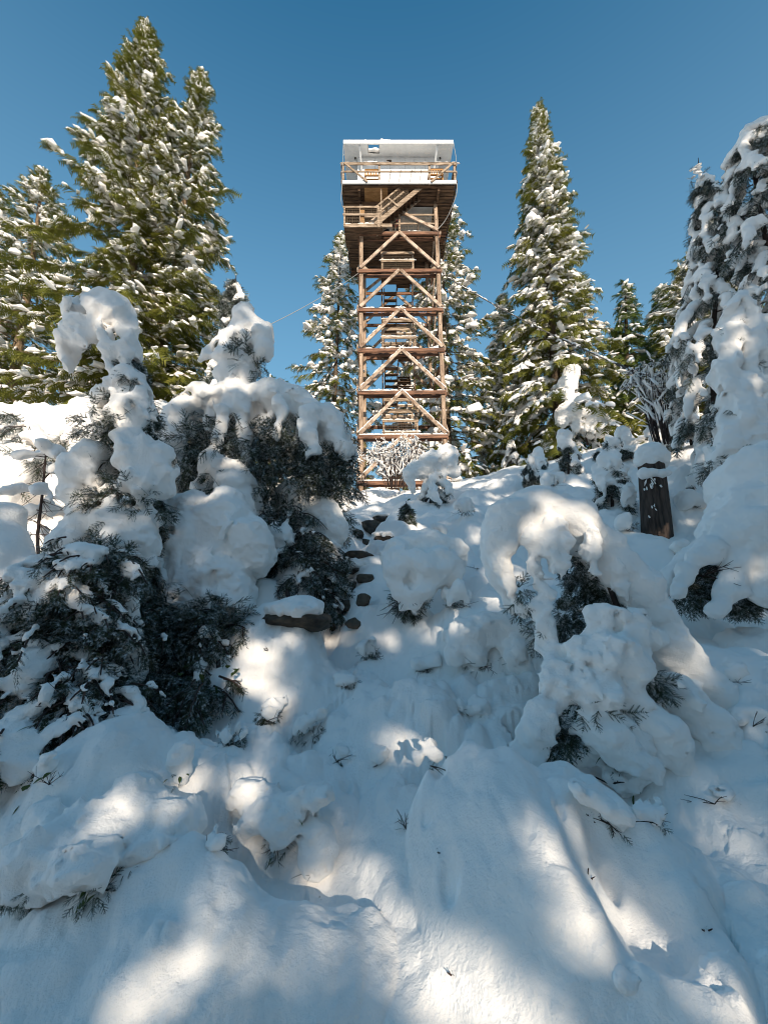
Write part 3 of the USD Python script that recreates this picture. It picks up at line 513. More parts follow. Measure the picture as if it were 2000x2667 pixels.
for nm, lo_, hi in (('fascia', (X0, Y0 - .05, ZD - .02), (X1, Y0, ZD + .19)), ('fascia', (X0, Y1, ZD - .02), (X1, Y1 + .05, ZD + .19)), ('fascia', (X0 - .05, Y0 - .05, ZD - .018), (X0 - .002, Y1 + .05, ZD + .188)), ('fascia', (X1 + .002, Y0 - .05, ZD - .018), (X1 + .05, Y1 + .05, ZD + .188))):
    bx(nm, lo_, hi, 'white_paint_and_glare' if lo_[1] < 0 and hi[1] < 1 else 'wood_dark', dk)  # front fascia is timber; its sunlit glare is put in as white
bx('grey_panel', (-.6, .15, ZD - .235), (W2 - .22, 2.0, ZD - .225), 'grey_panel', dk, 'grey painted board under the deck'); bx('plywood_panel', (-1.85, -.75, ZD - .045), (-.6, .0, ZD - .03), 'plywood', dk, 'orange plywood board under the front of the deck')
obj('squiggle', tube(np.array([(1.25 + .055 * k + .02 * math.sin(k * 2.1), .55 + .05 * math.sin(k * 1.7) + .012 * k, Zl(ZD - .237)) for k in range(11)]), .007, 4), 'bolt', dk, label='faint scribbled mark on the grey board')
rl = empty(tower, 'railing'); zt = ZD + 1.28
for x in (X0 + .06, -1.05, 1.62, X1 - .06):
    tb('post', (x, Y0 + .02, ZD - .0), (x, Y0 + .02, zt), .11, .09, 'wood_rail', up=(0, 1, 0), parent=rl)
for x in (X0 + .06, -1.0, 1.0, X1 - .06): tb('post', (x, Y1 - .02, ZD), (x, Y1 - .02, zt), .1, .09, 'wood_rail', up=(0, 1, 0), parent=rl)
for y in (1.1, 3.2):
    for x in (X0 + .04, X1 - .04): tb('post', (x, y, ZD), (x, y, zt), .1, .09, 'wood_rail', up=(0, 1, 0), parent=rl)
for y, o in ((Y0, -.05), (Y1, .05)):
    for zz in (.72, 1.20): tb('rail', (X0 - .04, y + o, ZD + zz), (X1 + .04, y + o, ZD + zz), .045, .12 if zz > 1 else .10, 'wood_rail', parent=rl)
    r = tb('cap_rail', (X0 - .06, y, ZD + 1.30), (X1 + .06, y, ZD + 1.30), .14, .045, 'wood_rail', parent=rl); ridge_snow((X0, y, ZD + 1.325), (X1, y, ZD + 1.325), .07, .035, r, gaps=.05)
for x, o in ((X0, -.05), (X1, .05)):
    for zz in (.72, 1.20): tb('rail', (x + o, Y0, ZD + zz), (x + o, Y1, ZD + zz), .045, .11, 'wood_rail', parent=rl)
    tb('cap_rail', (x, Y0, ZD + 1.302), (x, Y1, ZD + 1.302), .14, .045, 'wood_rail', parent=rl)
for s in (-1, 1): tb('brace', (s * (X1 - .12), Y0 - .10, ZD + 1.24), (s * (X1 - .12) - s * 1.22, Y0 - .10, ZD + .02), .05, .11, 'wood_rail', parent=rl)
for x in (-.42, .10, .68, 1.18): tb('shadow_bar', (x, Y0 - .09, ZD + .78), (x - .12, Y0 - .10, ZD + .02), .025, .025, 'wood_dark', parent=rl)  # dark bars modelled for four slanting shadow lines on railing and fascia
# cab
cb = empty(tower, 'cab'); ZF = ZD + .14; ZE = 23.13
for s in (0,):
    seams = [-2.2, -1.3, -.45, .42, .95, 1.55, 2.2]
    for a, b in zip(seams[:-1], seams[1:]): bx('wall_board', (a + .006, -.02 + rt.uniform(-.004, .004), ZF), (b - .006, .05, ZE + .40), 'white_paint_and_glare', cb)
bx('wall', (-2.2, .06, ZF), (-2.14, 4.35, ZE + .40), 'white_paint_and_glare', cb); bx('wall', (2.14, .06, ZF), (2.2, 4.35, ZE + .40), 'white_paint_and_glare', cb); bx('wall', (-2.13, 4.28, ZF), (2.13, 4.35, ZE + .40), 'white_paint_and_glare', cb)
bx('corner_trim', (-2.26, -.05, ZF), (-2.12, -.025, ZE + .3), 'white_paint_and_glare', cb); bx('corner_trim', (2.12, -.05, ZF), (2.26, -.025, ZE + .3), 'white_paint_and_glare', cb)
bx('vent', (-.62, -.035, ZE + .02), (-.34, -.024, ZE + .20), 'wood_rail', cb); bx('vent', (-.585, -.040, ZE + .05), (-.375, -.036, ZE + .165), 'dark_cloth', cb)
# roof: four sloping soffit slabs, the front one pierced by a square opening
rf = empty(tower, 'roof'); EX0, EX1, EY0, EY1 = -2.93, 2.93, -.98, 5.28; cx, cy, zr = 0.0, 2.15, ZE + 1.35
sl = (zr - ZE) / (cy - EY0)
def slab(pts, th, nm, mat): p = np.array(pts, float); p[:, 2] -= TB; v = np.vstack([p, p + [0, 0, th]]); n = len(p); f = [[0, i + 1, i] for i in range(1, n - 1)] + [[n, n + i, n + i + 1] for i in range(1, n - 1)] + sum([[[i, (i + 1) % n, n + (i + 1) % n], [i, n + (i + 1) % n, n + i]] for i in range(n)], []); obj(nm, (v, np.array(f)), mat, rf)
zr_ = lambda y: ZE + sl * (y - EY0)
hx0, hx1, hy0, hy1 = -1.62, -1.05, EY0 + .06, EY0 + .66
def fx(y): u = (y - EY0) / (cy - EY0); return EX0 + (cx - EX0) * u, EX1 + (cx - EX1) * u
P = lambda x, y: (x, y, zr_(y))
a0, b0 = fx(EY0); a1, b1 = fx(hy0); a2, b2 = fx(hy1)
slab([P(a0, EY0), P(b0, EY0), P(b1, hy0), P(a1, hy0)], .06, 'front_slope', 'white_paint_and_glare'); slab([P(a1, hy0), P(hx0, hy0), P(hx0, hy1), P(a2, hy1)], .06, 'front_slope', 'white_paint_and_glare'); slab([P(hx1, hy0), P(b1, hy0), P(b2, hy1), P(hx1, hy1)], .06, 'front_slope', 'white_paint_and_glare'); slab([P(a2, hy1), P(b2, hy1), (cx, cy, zr)], .06, 'front_slope', 'white_paint_and_glare')
for nm, pts in (('side_slope', [(EX1, EY0, ZE), (EX1, EY1, ZE), (cx, cy, zr)]), ('back_slope', [(EX1, EY1, ZE), (EX0, EY1, ZE), (cx, cy, zr)]), ('side_slope', [(EX0, EY1, ZE), (EX0, EY0, ZE), (cx, cy, zr)])): slab(pts, .06, nm, 'white_paint_and_glare')
for lo_, hi in (((EX0 - .03, EY0 - .05, ZE - .03), (EX1 + .03, EY0, ZE + .20)), ((EX0 - .03, EY1, ZE - .03), (EX1 + .03, EY1 + .05, ZE + .20)), ((EX0 - .03, EY0 + .002, ZE - .028), (EX0, EY1, ZE + .198)), ((EX1, EY0 + .002, ZE - .028), (EX1 + .03, EY1, ZE + .198))): bx('fascia', lo_, hi, 'white_paint_and_glare', rf)
for a, b in (((hx0 - .03, hy0 - .03), (hx0, hy1 + .03)), ((hx1, hy0 - .03), (hx1 + .03, hy1 + .03))): slab([(a[0], a[1], zr_(a[1]) - .02), (b[0], a[1], zr_(a[1]) - .02), (b[0], b[1], zr_(b[1]) - .02), (a[0], b[1], zr_(b[1]) - .02)], .14, 'opening_trim', 'grey_panel')
slab([(hx0, hy1, zr_(hy1) - .02), (hx1, hy1, zr_(hy1) - .02), (hx1, hy1 + .03, zr_(hy1 + .03) - .02), (hx0, hy1 + .03, zr_(hy1 + .03) - .02)], .14, 'opening_trim', 'grey_panel')
S_ = Snow(20)
for x in np.arange(EX0 + .05, EX1, .22):
    for y in np.arange(EY0 + .02, EY1, .3):
        z = min(zr_(y), ZE + sl * (EY1 - y), ZE + (zr - ZE) * (1 - abs(x) / EX1)) + .09 + .05 * meshkit.noise(np.array([x * 1.3, y * 1.3, 0.]), 3) + (.10 * math.exp(-((x + 1.2) / .5) ** 2) if y < -.6 else 0)
        if hx0 - .02 < x < hx1 + .02 and hy0 - .05 < y < hy1 - .02: continue
        S_.ball((x, y, Zl(z)), .12)
for x in np.arange(hx0, hx1 + .01, .1): S_.ball((x, hy1 - .04 - .05 * math.sin((x - hx0) / .57 * 3.14), Zl(zr_(hy1) + .10)), .10)
obj('snow', S_.mesh(.06, .02, 5, .0, 9, 5), 'snow', rf, smooth=True, kind='stuff')
for s in (-1, 1): tb('strut', (s * 2.10, EY0 + .10, ZE + .02), (s * 2.02, -.08, ZE - .55), .10, .10, 'white_paint_and_glare', up=(0, 1, .5), parent=rf)
for s in (-1, 1):
    for y in (-.75, -.1): x = s * 2.38; obj('light_fitting', tube([(x, y, Zl(ZE + (zr - ZE) * (1 - abs(x) / EX1) - .06)), (x, y, Zl(ZE + (zr - ZE) * (1 - abs(x) / EX1) + .02))], .05, 8), 'bolt', rf)
# hanging cables of the tower itself
def cable(name, pts, r, mat, parent=None, n=24): p = curve(pts, n); p[:, 2] -= TB; return obj(name, tube(p, r, 5), mat, parent or tower, smooth=True)
cable('cable', [(2.96, -.97, 23.2), (3.05, -.98, 22.3), (3.06, -1.0, 21.9)], .018, 'cable'); cable('cable', [(3.04, -1.0, 20.55), (3.0, -.9, 20.0), (2.72, -.5, 19.4), (2.45, -.15, 19.1), (2.10, -.03, 18.75)], .022, 'cable')
cable('cable', [(-2.95, -.97, 23.2), (-2.98, -.99, 22.2), (-3.0, -1.0, 20.5), (-3.05, -.95, 19.6), (-3.0, -.7, 19.45)], .018, 'cable')
cable('cable', [(2.0, -.12, 18.9), (2.1, -.1, 18.3), (2.16, -.05, 17.0), (2.17, -.03, 15.0)], .012, 'cable_dark')

# benches on the catwalk
def bench(name, label, x, s):
    t = thing(name, label, 'bench', (TX + x, TY - .80, ZF), TROT + math.pi)
    for k in range(3): obj('back_rail', box((-.40, -.03, .52 + .13 * k + .10 * (k == 2)), (.40, .01, .62 + .13 * k + .10 * (k == 2))), 'bench_wood', t) if k != 1 else None
    for a in np.linspace(-.36, .36, 6): obj('slat', box((a - .035, -.02, .62), (a + .035, .0, .88)), 'bench_wood', t)
    for k in range(4): obj('seat_slat', box((-.40, -.60 + .14 * k, .41), (.40, -.48 + .14 * k, .44)), 'bench_wood', t)
    obj('apron', box((-.40, -.62, .28), (.40, -.605, .41)), 'bench_wood', t)
    for a in (-.40, .34):
        obj('leg', box((a, -.6, 0), (a + .06, -.54, .41)), 'bench_wood', t); obj('leg', box((a, -.07, 0), (a + .06, -.032, .98)), 'bench_wood', t); obj('armrest', box((a - .01, -.62, .62), (a + .07, -.075, .66)), 'bench_wood', t)
bench('wooden_bench', 'honey coloured slatted bench on the catwalk, beneath the roof opening', -1.42, 1); bench('wooden_bench', 'honey coloured slatted bench at the right end of the catwalk', 1.98, 1)

# guy cables
def wx(p): c, s = math.cos(TROT), math.sin(TROT); return np.array([TX + p[0] * c - p[1] * s, TY + p[0] * s + p[1] * c, p[2]])
def guy(label, a, b, r, snowy=0, sag=.35):
    a, b = np.array(a), np.array(b); n = 40; u = np.linspace(0, 1, n)[:, None]; p = a + (b - a) * u - np.array([0, 0, 1]) * sag * 4 * u * (1 - u)
    t = thing('guy_cable', label, 'cable', a, group=None); obj('wire', tube(p - a, r, 5), 'cable_dark' if snowy else 'cable', t, smooth=True)
    obj('turnbuckle', tube(p[-3:] - a, r * 2.2, 6), 'bolt', t)
    if snowy:
        rg = np.random.default_rng(9); L = np.linalg.norm(b - a); m = int(L / .22 * snowy); q = np.sort(rg.uniform(0, 1, m)); P = np.stack([np.interp(q, u[:, 0], p[:, k]) for k in range(3)], 1) + [0, 0, r * 1.6]; obj('snow', lumps(rg, P - a, np.tile(norm(b - a), (m, 1)), rg.uniform(.12, .4, m), .03 * rg.uniform(.6, 1.5, m)), 'snow', t, smooth=True, kind='stuff')
def gend(px, py, Y): p = at(px, py, Y); return p
guy('snow-caked guy cable slanting down right past the pointed conifer', wx((2.2, .1, ZB[5])), gend(1645, 965, 11.5), .022, 1.0, .25)
guy('thin pale guy cable slanting down left across open sky', wx((-2.2, .1, ZB[5])), gend(675, 858, 13.0), .014, 0, .15)
guy('taut guy cable from mid tower into the left snowy conifer', wx((-2.2, .1, ZB[4] - .3)), gend(815, 1045, 14.0), .016, .25, .1)
guy('short guy cable running right from low on the tower', wx((2.2, 3.0, ZB[3])), gend(1248, 1045, 19.0), .016, .25, .1)
print('tower', round(time.time() - T0, 1))

# ------------------------------------------------------------------ the forest behind the camera that shades the foreground
AH, AU, AW = np.array([math.sin(SUN_AZ), -math.cos(SUN_AZ), 0]), np.array([math.cos(SUN_AZ), math.sin(SUN_AZ), 0]), None
AW = np.cross(SUN, AU); AW = AW if AW[2] > 0 else -AW
WL = np.array([(-8, -1), (-6, .5), (-4, 2.4), (-3, 3.6), (-2, 5.0), (-1, 7.2), (0, 8.0), (2, 7.2), (3.2, 6.9), (5, 7.6), (6.5, 8.6), (7.5, 10), (8.5, 12.6), (11, 13.5), (16, 12)])
SPOTS = [(1430,2125,80),(1400,2185,50),(1540,2290,95),(1640,2330,50),(1490,2380,50),(1190,2480,95),(1280,2560,95),(1120,2590,70),(1040,2610,50),(1090,2400,35),(200,2090,50),(330,2060,55),(440,2100,45),(280,2150,35),
         (600,2310,80),(660,2280,45),(480,2400,75),(380,2490,55),(310,2560,75),(230,2570,50),(570,2655,50),(800,2420,25),(800,2520,60),(880,2150,50),(940,2220,50),(880,2290,40),(1000,2320,40),(930,2400,45),(1030,2480,40),
         (490,2000,50),(560,2030,35),(650,2060,40),(700,1950,40),(640,1965,30),(640,1660,55),(700,1690,55),(760,1660,35),(620,1760,40),(680,1800,26),(740,1810,34),(700,1850,26),(870,1450,35),
         (1150,1455,42),(1130,1505,36),(1090,1420,26),(1160,1620,60),(1010,1660,36),(1290,1500,55),(1310,1560,40),(1240,1380,30),(1100,1920,30),(1020,1910,45),(1330,1370,25),(960,1300,70),(880,1310,60),(1000,1270,60),(1200,1260,46),(1130,1260,40),
         (1250,1270,40),(1080,1370,40),(1500,1230,36),(1780,1180,50),(1840,1150,40),(20,1700,55),(60,1640,45),(100,1610,40),(30,1580,40),(1960,1870,40),(1990,1950,40),(1700,1620,20),(1770,1680,30)]
XSPOT = [(1400,1285,2.8,44),(1330,1350,2.75,36),(1480,1330,2.8,32),(1620,1880,2.2,25),(620,1250,5.0,45),(560,1330,4.4,40),(680,1090,5.0,35),(740,1150,5.0,35),(310,1130,3.6,50),(270,1290,3.5,40),(290,1420,3.4,30),(460,1560,3.7,40),(600,1560,3.8,30),(240,1560,3.0,25),(1700,1070,8.0,40),(1640,1130,8.,30),(1880,930,5.4,30),(1490,1010,9.,25),(1880,1170,6.,20),(60,1560,3.0,40),(470,2000,2.0,40)]
def spot_targets():
    T, r = [], []
    for px, py, rp in SPOTS: p = hit(px, py); T.append(p); r.append(rp * p[1] / U(px, py)[1] / FOC)
    for px, py, Y, rp in XSPOT: T.append(at(px, py, Y)); r.append(rp * Y / U(px, py)[1] / FOC)
    return np.array(T), np.array(r)
ST, SR = spot_targets()
def shade_keep(C):  # crowns shaped for the light: foliage cut along sun rays to chosen spots
    u, w = C @ AU, C @ AW; k = w < np.interp(u, WL[:, 0], WL[:, 1])
    for p, r in zip(ST, SR): v = C - p; t = v @ SUN; d = np.linalg.norm(v - t[:, None] * SUN, axis=1); k &= ~((t > 0) & (d < r * .70 + (.085 if p[1] < 2.2 else .08)))
    return k
SHADE = [(-2.2, 8.5, 2.4), (-.6, 12, 2.6), (1.0, 8.5, 2.5), (2.8, 12.5, 2.8), (4.4, 9, 2.7), (6.2, 12, 2.8), (8.0, 9.5, 2.8), (9.8, 12.5, 3.0), (11.6, 10, 2.8), (13.4, 13, 2.8), (3.4, 16, 3.0), (.2, 16, 3.0), (7.2, 16, 3.0)]
for k, (u, t, R) in enumerate(SHADE):
    p = u * AU + t * AH; wl = np.interp(u, WL[:, 0], WL[:, 1]); ztop = (wl + 2.0 - p @ AW) / AW[2]; foot = np.array([p[0], p[1], gz(p[0], p[1]) - .4])
    conifer('conifer', ['slim', 'broad', 'leaning', 'tall', 'dense', 'ragged', 'open', 'old', 'dark', 'heavy', 'young', 'crooked', 'spreading'][k] + ' conifer behind the viewpoint that shades the foreground snow', 200 + k, foot, [p[0], p[1], ztop], R, nb=150, t0=.03, prof=lambda t: min(1, 2.2 * (1 - t)) ** .7, fl=.46, nf=72, snow=.35, trunk_r=.075, limb_r=.018, keep=shade_keep, tuft=1.2, padw=.12, mats=('bark', 'needles_dark'), group='conifers behind the viewpoint')
print('shade', round(time.time() - T0, 1))

# ------------------------------------------------------------------ snow-laden saplings and shrubs
def twig_template(rng, n=9, nl=.19, nw=.05):
    v, f = [], []
    def tri(a, b, c): f.append([len(v), len(v) + 1, len(v) + 2]); v.extend([a, b, c])
    z = lambda x: -.12 * x * x
    tri((0, -.012, 0), (0, .012, 0), (1, 0, z(1)))
    for k in range(n):
        x = .06 + .9 * k / n
        for s in (-1, 1):
            L = nl * (1 - .35 * x) * rng.uniform(.8, 1.2); xe = x + L * .55
            tri((x - nw * .5, 0, z(x)), (x + nw * 1.2, 0, z(x)), (xe, s * L, z(xe) + rng.uniform(-.03, .03)))
    tri((.9, -.03, z(.9)), (.9, .03, z(.9)), (1.08, 0, z(1.08)))
    return np.array(v), np.array(f)
TWIGS = [twig_template(np.random.default_rng(60 + k)) for k in range(3)]
def spray_template(rng):
    "a forked branchlet: a rib with side twigs, each set with needles"
    ms = []
    for x, a, L in ((0, 0, 1.0), (.12, .8, .5), (.22, -.8, .55), (.38, .75, .5), (.5, -.75, .45), (.64, .7, .34), (.74, -.7, .3)):
        tv, tf = TWIGS[rng.integers(0, 3)]; c, s = math.cos(a), math.sin(a); v = tv * [L, L * .8 if L < 1 else .6, L]; v = np.stack([x + v[:, 0] * c - v[:, 1] * s, v[:, 0] * s + v[:, 1] * c, v[:, 2] - .1 * x * x], 1); ms.append((v, tf))
    return cat(ms)
SPRAYS = [spray_template(np.random.default_rng(70 + k)) for k in range(3)]
class Laden:
    "collects the snow, needles, stems and loose snow clumps of one buried sapling or shrub"
    def __init__(s, seed, k=30.0): s.S, s.rng = Snow(k), np.random.default_rng(seed); s.tp, s.td, s.ts, s.stems, s.cl, s.sp = [], [], [], [], [], []
    def snow(s, pts, n=None, back=0.0):
        "chain of (pixel x, pixel y, distance, radius in pixels)"
        q = np.array(pts, float); n = n or max(2, len(q) * 3); q = curve(q, n) if len(q) > 1 else q
        P = np.array([at(a, b, Y) for a, b, Y, r in q]); R = np.array([r * Y / U(a, b)[1] / FOC for a, b, Y, r in q])
        R = R * s.rng.uniform(.86, 1.16, len(R)); P = P + s.rng.normal(0, .12, P.shape) * R[:, None]
        if len(P) == 1: s.S.ball(P[0], R[0])
        else: s.S.chain(P, R)
        if back: s.S.chain(P[::1] + [0, back, -.25 * back], R * .95)
        return P, R
    def balls(s, pts): 
        for p in pts: s.snow([p])
    def stem(s, P, r0, r1=.004, sides=5): P = np.asarray(P, float); s.stems.append(tube(P, np.linspace(r0, r1, len(P)), sides))
    def needles(s, P, D, S): s.tp.append(np.atleast_2d(P)); s.td.append(np.atleast_2d(D)); s.ts.append(np.atleast_1d(S))
    def fill(s, px, py, Y, rx, ry, n, size=.16, depth=None, down=-.5, out=.9):
        "n branchlets through a volume round a point, spreading outwards and drooping"
        c = at(px, py, Y); m = Y / U(px, py)[1] / FOC; q = norm(s.rng.normal(0, 1, (n, 3))) * s.rng.uniform(.15, 1, (n, 1)) ** .5
        P = c + q * [rx * m, (depth or rx * m), ry * m]; D = norm(q * out + s.rng.normal(0, .45, (n, 3)) + [0, -.15, down]); k = P[:, 2] > base(P[:, 0], P[:, 1]) - .3
        s.needles(P[k], D[k], size * s.rng.uniform(.6, 1.25, k.sum()))
        return P[k], D[k]
    def clumps(s, px, py, Y, rx, ry, n, size=(.04, .12), depth=None, wide=.5):
        c = at(px, py, Y); m = Y / U(px, py)[1] / FOC; q = norm(s.rng.normal(0, 1, (n, 3))) * s.rng.uniform(.3, 1, (n, 1)) ** .4; q[:, 1] = -np.abs(q[:, 1]) * .9
        P = c + q * [rx * m, (depth or rx * m), ry * m]; D = norm(q * [1, 1, .25] + s.rng.normal(0, .4, (n, 3)) * [1, 1, .4] + [0, 0, -.25]); L = s.rng.uniform(*size, n) * 1.6
        s.cl.append((P, D, L, L * wide * s.rng.uniform(.35, .75, n)))
    def boughs(s, px, py, Y, rx, ry, n, r=(.014, .03), L=(.14, .30), depth=.3, size=.12, nn=14):
        "short drooping twigs over the near side of a shrub, each bridged by its own ribbon of snow"
        c = at(px, py, Y); m = Y / U(px, py)[1] / FOC; up = np.array([0, 0, 1.])
        for b in range(n):
            q = norm(s.rng.normal(0, 1, 3)); q[1] = -abs(q[1]); p = c + q * [rx * m, depth, ry * m] * s.rng.uniform(.6, 1.0); l = s.rng.uniform(*L); d = norm(q * [1, 1, .2] + s.rng.normal(0, .4, 3) * [1, 1, .4]); u = np.linspace(0, 1, 5)[:, None]
            P = p + l * u * d; P[:, 2] -= l * (.15 * u[:, 0] + .55 * u[:, 0] ** 2); R = s.rng.uniform(*r) * np.array([.6, 1, 1.1, 1.0, .6]) * s.rng.uniform(.75, 1.3, 5); s.branch(P, R, nn, size, offs=.7)
            if s.rng.uniform() < .6: w = norm(np.cross(d, up)) * s.rng.choice([-1, 1]); Q = P[2] + .5 * l * np.linspace(0, 1, 4)[:, None] * norm(w + .6 * d); Q[:, 2] -= .35 * l * np.linspace(0, 1, 4) ** 2; s.branch(Q, R[1] * np.array([.8, .9, .8, .5]), nn // 2, size, offs=.7)
    def branch(s, P, R, needles=26, size=.17, offs=.5, under=True):
        "one drooping bough through the 3D points P carrying snow of radius R"
        P, R = np.asarray(P, float), np.asarray(R, float); up = np.array([0, 0, 1.])
        s.S.chain(P + up * (R * offs)[:, None], R); s.stem(P, .5 * R.mean() * .25 + .006)
        n = int(needles); u = s.rng.uniform(.1, 1, n) * (len(P) - 1); i = np.minimum(u.astype(int), len(P) - 2); f = (u - i)[:, None]; q = P[i] * (1 - f) + P[i + 1] * f; t = norm(P[i + 1] - P[i]); w = norm(np.cross(t, up)) * s.rng.choice([-1, 1], n)[:, None]
        s.needles(q - up * .01, norm(t * .6 + w * s.rng.uniform(.1, 1.1, (n, 1)) + up * s.rng.uniform(-1.0, -.1, (n, 1))), size * s.rng.uniform(.6, 1.3, n))
    def tree(s, trunk, R, n=24, sr=.09, t0=.12, t1=.95, droop=1.0, prof=lambda t: (1 - t) ** .8, needles=26, nsize=.18, fingers=2, lean=None, top_r=None):
        tr = curve(trunk, 24); tz = np.linspace(0, 1, 24); s.stem(tr, .035 * R + .012, .008, 6)
        for b in range(n):
            t = t0 + (t1 - t0) * (b + s.rng.uniform(0, 1)) / n; az = b * 2.39996 + s.rng.uniform(-.4, .4); L = max(.10, R * prof(t) * s.rng.uniform(.7, 1.12)); a = np.array([math.cos(az), math.sin(az), 0])
            p0 = np.array([np.interp(t, tz, tr[:, k]) for k in range(3)]); u = np.linspace(0.06, 1, 6); dn = droop * s.rng.uniform(.75, 1.25)
            P = p0 + L * (u[:, None] * a * (1 - .18 * u[:, None] * dn)); P[:, 2] += L * (.22 * u - .95 * dn * u**2)
            r = sr * (.45 + .55 * min(1, L / R * 1.3)) * s.rng.uniform(.75, 1.25) * np.interp(u, [0, .35, .8, 1], [.55, 1.0, 1.05, .6]); s.branch(P, r, needles * (.4 + .6 * L / R), nsize)
            w = np.array([-a[1], a[0], 0])
            for k in range(fingers):
                j = s.rng.integers(2, 5); sg = 1 if k % 2 else -1; q0 = P[j]; l2 = L * s.rng.uniform(.22, .42); v = np.linspace(0, 1, 4)[:, None]; Q = q0 + l2 * (v * (sg * w * .75 + a * .45)); Q[:, 2] -= l2 * (v[:, 0] ** 1.6) * s.rng.uniform(.8, 1.5)
                s.branch(Q, r[j] * s.rng.uniform(.5, .8) * np.array([.9, 1, .95, .55]), needles * .3, nsize)
        k = tr[-5:]; s.S.chain(k, np.linspace(.6, .35, 5) * (top_r or sr))
    def build(s, name, label, foot, h=.03, cat_='sapling', lump=.03, lf=7., fine=.010, ff=20., seed=1, needle_mat='needles_dark', group=None, spray=True, tuft=1.0, stem_mat='twig', cav=0.0, cf=4.0, ct=.57):
        o = np.array(foot, float); t = thing(name, label, cat_, o, group=group); mv = lambda m: (m[0] - o, m[1])
        sm = s.S.mesh(h, lump, lf, fine, ff, seed, cav, cf, ct) if s.S.c else None
        if s.stems: obj('stems', mv(cat(s.stems)), stem_mat, t, smooth=True, kind='stuff')
        if s.tp:
            P, D, S = np.vstack(s.tp), norm(np.vstack(s.td)), np.concatenate(s.ts)
            if sm is not None:     # needles buried in the snow, or pricking up through its top, are left out
                fb, _ = s.S.at(P); ft, gt = s.S.at(P + D * S[:, None]); fm, gm = s.S.at(P + D * (S * .6)[:, None]); hol = s.S.hollow(P + D * S[:, None], cf, ct, seed) > .75 if cav else np.zeros(len(P), bool)
                k = ~((fb < .01) & ((np.minimum(gt, gm) > -.45) & ~hol)) & ~((fb < -.02) & (ft < -.02)); P, D, S = P[k], D[k], S[k]
            w = s.rng.integers(0, 3, len(P)); UP = np.tile([0, 0, 1.], (len(P), 1)) + s.rng.normal(0, .5, P.shape); TT = SPRAYS if spray else TWIGS
            obj('needles', mv(cat([instance(TT[c][0], TT[c][1], P[w == c], D[w == c], UP[w == c], S[w == c], S[w == c] * tuft) for c in range(3)])), needle_mat, t, kind='stuff')
        if getattr(s, 'S2', None): obj('snow', mv(s.S2.mesh(h, .020, 9., .010, 34., seed + 9)), 'snow', t, smooth=True, kind='stuff')
        if sm is not None: obj('snow', mv(sm), 'snow', t, smooth=True, kind='stuff')
        if s.cl:
            P, D, L, W = [np.concatenate(x) for x in zip(*s.cl)]; obj('snow_clumps', mv(lumps(s.rng, P, D, L, W)), 'snow', t, smooth=True, kind='stuff')
        for m in s.sp: obj('leaf', mv(m), 'leaf_green', t)
        return t
    def leaves(s, px, py, Y, n, L=.09, spread=.05, down=.6):
        c = at(px, py, Y)
        for k in range(n):
            d = norm(s.rng.normal(0, 1, 3) + [0, -.4, -down]); u = np.linspace(0, 1, 5); w = .28 * np.sin(np.pi * u ** .8) * L; P = c + s.rng.normal(0, spread, 3); sd = norm(np.cross(d, [0, .3, 1.])); nrm = np.cross(sd, d)
            a = P + L * u[:, None] * d - (.25 * L * u**2)[:, None] * [0, 0, 1]; v = np.vstack([a + w[:, None] * sd + (.25 * w)[:, None] * nrm, a, a - w[:, None] * sd + (.25 * w)[:, None] * nrm]); f = []
            for r in (0, 5):
                for i in range(4): f += [[r + i, r + i + 1, r + 6 + i], [r + i, r + 6 + i, r + 5 + i]]
            s.sp.append((v, np.array(f)))
    def twigs(s, px, py, Y, n, L, r=.006, spread=1.0, up=.6, snow=.0, fork=2):
        c = at(px, py, Y)
        for k in range(n):
            d = norm(s.rng.normal(0, 1, 3) * [spread, spread, .4] + [0, 0, up]); l = L * s.rng.uniform(.6, 1.2); u = np.linspace(0, 1, 5)[:, None]; P = c + l * (u * d + s.rng.normal(0, .12) * u**2 * norm(np.cross(d, [0, 0, 1.]))); P[:, 2] -= .15 * l * u[:, 0] ** 2; s.stem(P, r, r * .4, 4)
            for q in range(fork):
                j = s.rng.integers(1, 4); d2 = norm(d + s.rng.normal(0, .6, 3)); Q = P[j] + l * .45 * np.linspace(0, 1, 3)[:, None] * d2; s.stem(Q, r * .6, r * .3, 4)
                if snow and s.rng.uniform() < .8: s.cl.append((Q[:1], d2[None] * [1, 1, .7], np.array([l * .42]), np.array([snow * s.rng.uniform(.6, 1.2)])))
            if snow:
                for j in (1, 2, 3):
                    if s.rng.uniform() < .75: s.cl.append((P[j:j+1] + [0, 0, .3 * snow], (P[j+1] - P[j])[None], np.array([np.linalg.norm(P[j+1] - P[j]) * 1.15]), np.array([snow * s.rng.uniform(.6, 1.3)])))
def foot_of(px, py): p = hit(px, py); return p

